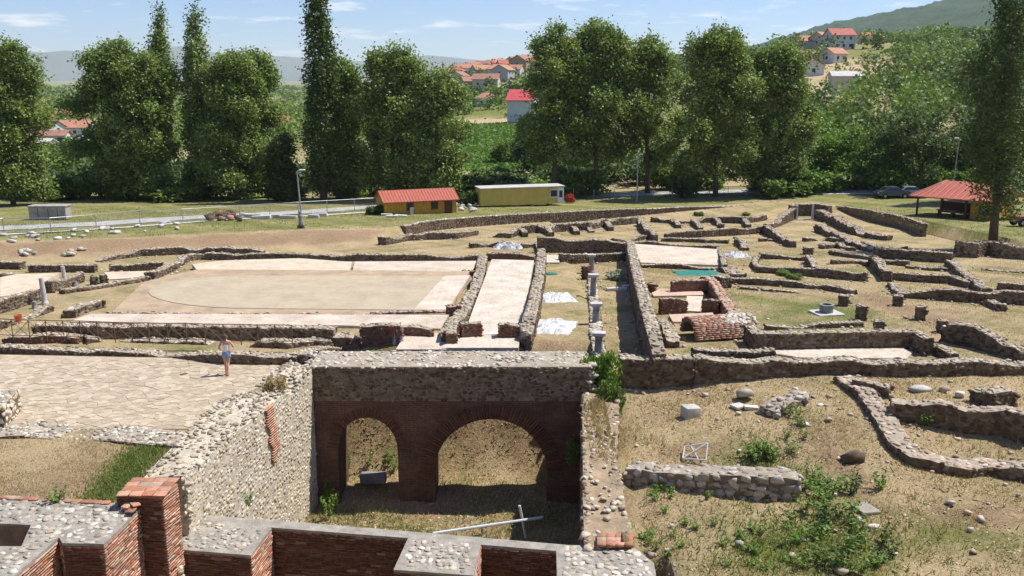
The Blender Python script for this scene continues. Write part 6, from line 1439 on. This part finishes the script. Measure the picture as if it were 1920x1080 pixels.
# parked cars behind the hedge near the shelter
def car(label, px, py, colr, rz):
    p_ = PG(px, py); root = empty('parked_car', p_, rz); tag(root, label, 'car', 'cars parked by the shelter'); pm = mat('car_paint_' + colr[0], colr[1], .3, .05, 1, 0, spec=.5)
    prof = [(-2, .35), (-2.05, .75), (-1.75, .92), (-1.0, .98), (-.5, 1.4), (.75, 1.42), (1.35, .98), (1.95, .85), (2.05, .6), (2., .35)]; n = len(prof)
    V = [(x_, y_ * (.78 if z_ > 1.2 else .85), z_) for y_ in (-1, 1) for x_, z_ in prof]; MB().add(V, [tuple(range(n)), tuple(range(n, 2 * n))[::-1]] + [(i, n + i, n + (i + 1) % n, (i + 1) % n) for i in range(n)]).build('body', pm, root)
    for sy_ in (-1, 1): MB().add([(-.9, sy_ * .86, 1.0), (-.47, sy_ * .81, 1.34), (.68, sy_ * .81, 1.35), (1.15, sy_ * .86, 1.0)], [(0, 1, 2, 3)]).build('window', GLASS, root)
    MB().box((1.08, 0, 1.19), (.06, 1.3, .45), 0, Matrix.Rotation(-.9, 3, 'Y')).build('windscreen', GLASS, root)
    for x_ in (-1.25, 1.25):
        for y_ in (-.8, .8): w_ = MB().tube([(x_, y_ - .1, .32), (x_, y_ + .1, .32)], .32, 14).build('wheel', DARKM, root); MB().tube([(x_, y_ - .12, .32), (x_, y_ + .12, .32)], .17, 10).build('rim', METAL_G, w_)
    for y_ in (-.6, .6): MB().box((2.02, y_, .68), (.06, .3, .14)).build('headlight', WHITE, root)
car('dark grey car parked beside the hedge near the shelter', 1672, 371, ('grey', (.08, .09, .1)), 3.2); car('silver car parked beside the dark grey one', 1705, 370, ('silver', (.35, .36, .37)), 3.1)

# ================================================================== THE WOMAN
def skin(name, verts, edges, radii, mt, parent, root_i=0, sub=2):
    me = bpy.data.meshes.new(name); me.from_pydata(verts, edges, []); me.materials.append(mt); o = link(name, me, parent)
    md = o.modifiers.new('skin', 'SKIN'); md.use_smooth_shade = True
    if not me.skin_vertices: me.attributes.new('x', 'FLOAT', 'POINT')
    for i, r_ in enumerate(radii): me.skin_vertices[0].data[i].radius = (r_, r_) if not hasattr(r_, '__len__') else r_; me.skin_vertices[0].data[i].use_root = (i == root_i)
    sb = o.modifiers.new('sub', 'SUBSURF'); sb.levels = sub; sb.render_levels = sub
    return o
SKINM = mat('skin', (.52, .30, .22), .55, .08, 6, .05); p_ = PZ(427, 702, .045); root = empty('person', p_, .12)
tag(root, 'woman in a white top and denim shorts walking away over the paved plaza', 'person')
bv, be, br_ = [], [], []
def jv(x_, y_, z_, r_, par=None):
    bv.append((x_, y_, z_)); br_.append(r_)
    if par is not None: be.append((par, len(bv) - 1))
    return len(bv) - 1
pel = jv(0, 0, .90, (.145, .11)); wa = jv(0, .0, 1.04, (.115, .085), pel); ch = jv(0, .01, 1.22, (.135, .095), wa); uc = jv(0, .0, 1.35, (.12, .08), ch); nk = jv(0, .005, 1.43, .048, uc); hd = jv(0, .02, 1.50, .07, nk); h2 = jv(0, .02, 1.57, .085, hd); h3 = jv(0, .015, 1.63, .06, h2)
for sx_, kn, an in ((-1, (-.075, .10, .50), (-.055, .02, .09)), (1, (.06, -.03, .49), (.03, -.16, .11))):
    h_ = jv(sx_ * .085, 0, .82, .092, pel); k_ = jv(*kn, .056, h_); cf = jv((kn[0] + an[0]) / 2, (kn[1] + an[1]) / 2 - .02, (kn[2] + an[2]) / 2 + .06, .052, k_); a_ = jv(*an, .034, cf); jv(an[0], an[1] - .04, .035, .034, a_); jv(an[0] * 1.1, an[1] + .15, .03, .03, a_)
for sx_, el_, wr in ((-1, (-.27, -.03, 1.10), (-.22, .16, .96)), (1, (.30, -.02, 1.13), (.24, .2, 1.08))):
    s_ = jv(sx_ * .165, 0, 1.345, .055, uc); e_ = jv(*el_, .04, s_); w_ = jv(*wr, .028, e_); pm_ = jv(wr[0] - sx_ * .01, wr[1] + .07, wr[2] - .02, (.036, .018), w_)
    for k in range(4): f1 = jv(wr[0] - sx_ * .01 + (k - 1.5) * .02, wr[1] + .13, wr[2] - .03, .009, pm_); jv(wr[0] - sx_ * .01 + (k - 1.5) * .019, wr[1] + .165 - abs(k - 1.3) * .008, wr[2] - .06, .008, f1)
    t1 = jv(wr[0] - sx_ * .045, wr[1] + .06, wr[2] - .01, .010, w_); jv(wr[0] - sx_ * .055, wr[1] + .105, wr[2] - .025, .009, t1)
skin('body', bv, be, br_, SKINM, root)
skin('top', [(0, 0, .93), (0, 0, 1.04), (0, .01, 1.20), (0, .005, 1.29)], [(0, 1), (1, 2), (2, 3)], [(.16, .125), (.135, .105), (.152, .115), (.135, .1)], mat('white_cotton', (.78, .77, .78), .9, .06, 8, .1), root)
skin('shorts', [(0, 0, .97), (0, 0, .87), (-.088, .015, .78), (-.085, .045, .66), (.088, -.002, .78), (.08, -.012, .66)], [(0, 1), (1, 2), (2, 3), (1, 4), (4, 5)], [(.15, .12), (.165, .135), .112, .098, .112, .098], mat('blue_denim', (.20, .32, .48), .85, .15, 12, .2), root, 1)
skin('hair', [(0, .0, 1.645), (0, -.02, 1.60), (0, -.055, 1.53), (0, -.06, 1.45), (0, -.055, 1.38)], [(0, 1), (1, 2), (2, 3), (3, 4)], [.07, .095, .075, .045, .025], mat('brown_hair', (.13, .075, .04), .6, .2, 20, .2), root)
m = MB(); 
for x_, y_, z_ in ((-.032, .10, 1.555), (.032, .10, 1.555)): m.lathe([(.0, -.009), (.011, 0), (0, .009)], (x_, y_, z_), 8)
m.build('eyes', WHITE, root); MB().lathe([(.004, 0), (.014, .012), (.006, .04)], (0, .112, 1.515), 8).build('nose', SKINM, root); MB().box((0, .10, 1.49), (.045, .012, .012)).build('mouth', mat('lips', (.4, .14, .12), .5, .1, 5, 0), root)
for x_ in (-.088, .088): MB().lathe([(.0, -.028), (.012, -.012), (.014, .012), (.0, .028)], (x_, .015, 1.55), 8).build('ear', SKINM, root)
for x_, y_, s_ in ((-.057, .07, 0), (.033, -.1, .02)): MB().box((x_, y_, .012 + s_), (.085, .25, .025)).build('sandal', mat('tan_leather', (.34, .20, .11), .6, .1, 8, 0), root, bevel=.01)
S.cycles.use_denoising = True

# rubble fallen from the walls and litter on the dry ground: too small to pick apart
pc = Pieces(); wp = [w for w in WALLPTS if w[1] > 38.5 or w[0] > 4.5]
for k in range(2600):
    w = random.choice(wp); a_ = random.uniform(0, 6.28); d_ = w[2] / 2 + abs(random.gauss(0, .55)); X_, Y_ = w[0] + math.cos(a_) * d_, w[1] + math.sin(a_) * d_
    if -9 < X_ < 4.4 and Y_ < 64 or (X_ < -9 and Y_ < 62): continue
    z_ = random.uniform(.07, .2); pc.put((X_, Y_, g(X_, Y_) + z_ * .15), (z_ * 1.4, z_ * 1.1, z_ * .8), rotm((1, 0, 0), (0, 0, 1), random.uniform(0, 6)), pcol(random.choice([PAL_TOP, PAL_PINK, PAL_DRY]), .2))
root = empty('fallen_rubble', (0, 0, 0)); root['kind'] = 'stuff'
pc.emit(root, (0, 0, 0), 'stone', 'rubble', 0)
r = np.random.default_rng(77); X, Y = scatter(15000, 3.7, 24, 22, 37.4, lambda a, c: patchy(a, c, 1.5, 8) ** 1.5, 78); Zl = G(X, Y) + .015
LITTER = leaf_mat('dry_litter', (.20, .15, .07), (.54, .45, .28), .1)
tag(leaf_obj('dry_litter', np.stack([X, Y, Zl], 1), .10, LITTER, r.uniform(0, 1, len(X)), None, 79, up=1.6), kind='stuff')
X, Y = scatter(16000, -9, 2.8, 26, 41, lambda a, c: patchy(a, c, 1.5, 4) ** 1.5, 80); tag(leaf_obj('dry_litter', np.stack([X, Y, G(X, Y) + .02], 1), .11, LITTER, r.uniform(0, 1, len(X)), None, 81, up=1.6), kind='stuff')

# ================================================================== HAZE
bpy_h = MB().box((0, 9000, 290), (56000, 52000, 660)).build('haze', MORTAR); bpy_h['kind'] = 'stuff'; bpy_h.data.materials.clear()
hm = bpy.data.materials.new('haze_air'); hm.use_nodes = True; ht = hm.node_tree; ht.nodes.clear()
ho = N(ht, 'ShaderNodeOutputMaterial'); pv_ = N(ht, 'ShaderNodeVolumePrincipled'); pv_.inputs['Color'].default_value = (.84, .93, 1., 1); pv_.inputs['Density'].default_value = .00006; pv_.inputs['Anisotropy'].default_value = .25
ht.links.new(pv_.outputs[0], ho.inputs['Volume']); bpy_h.data.materials.append(hm)
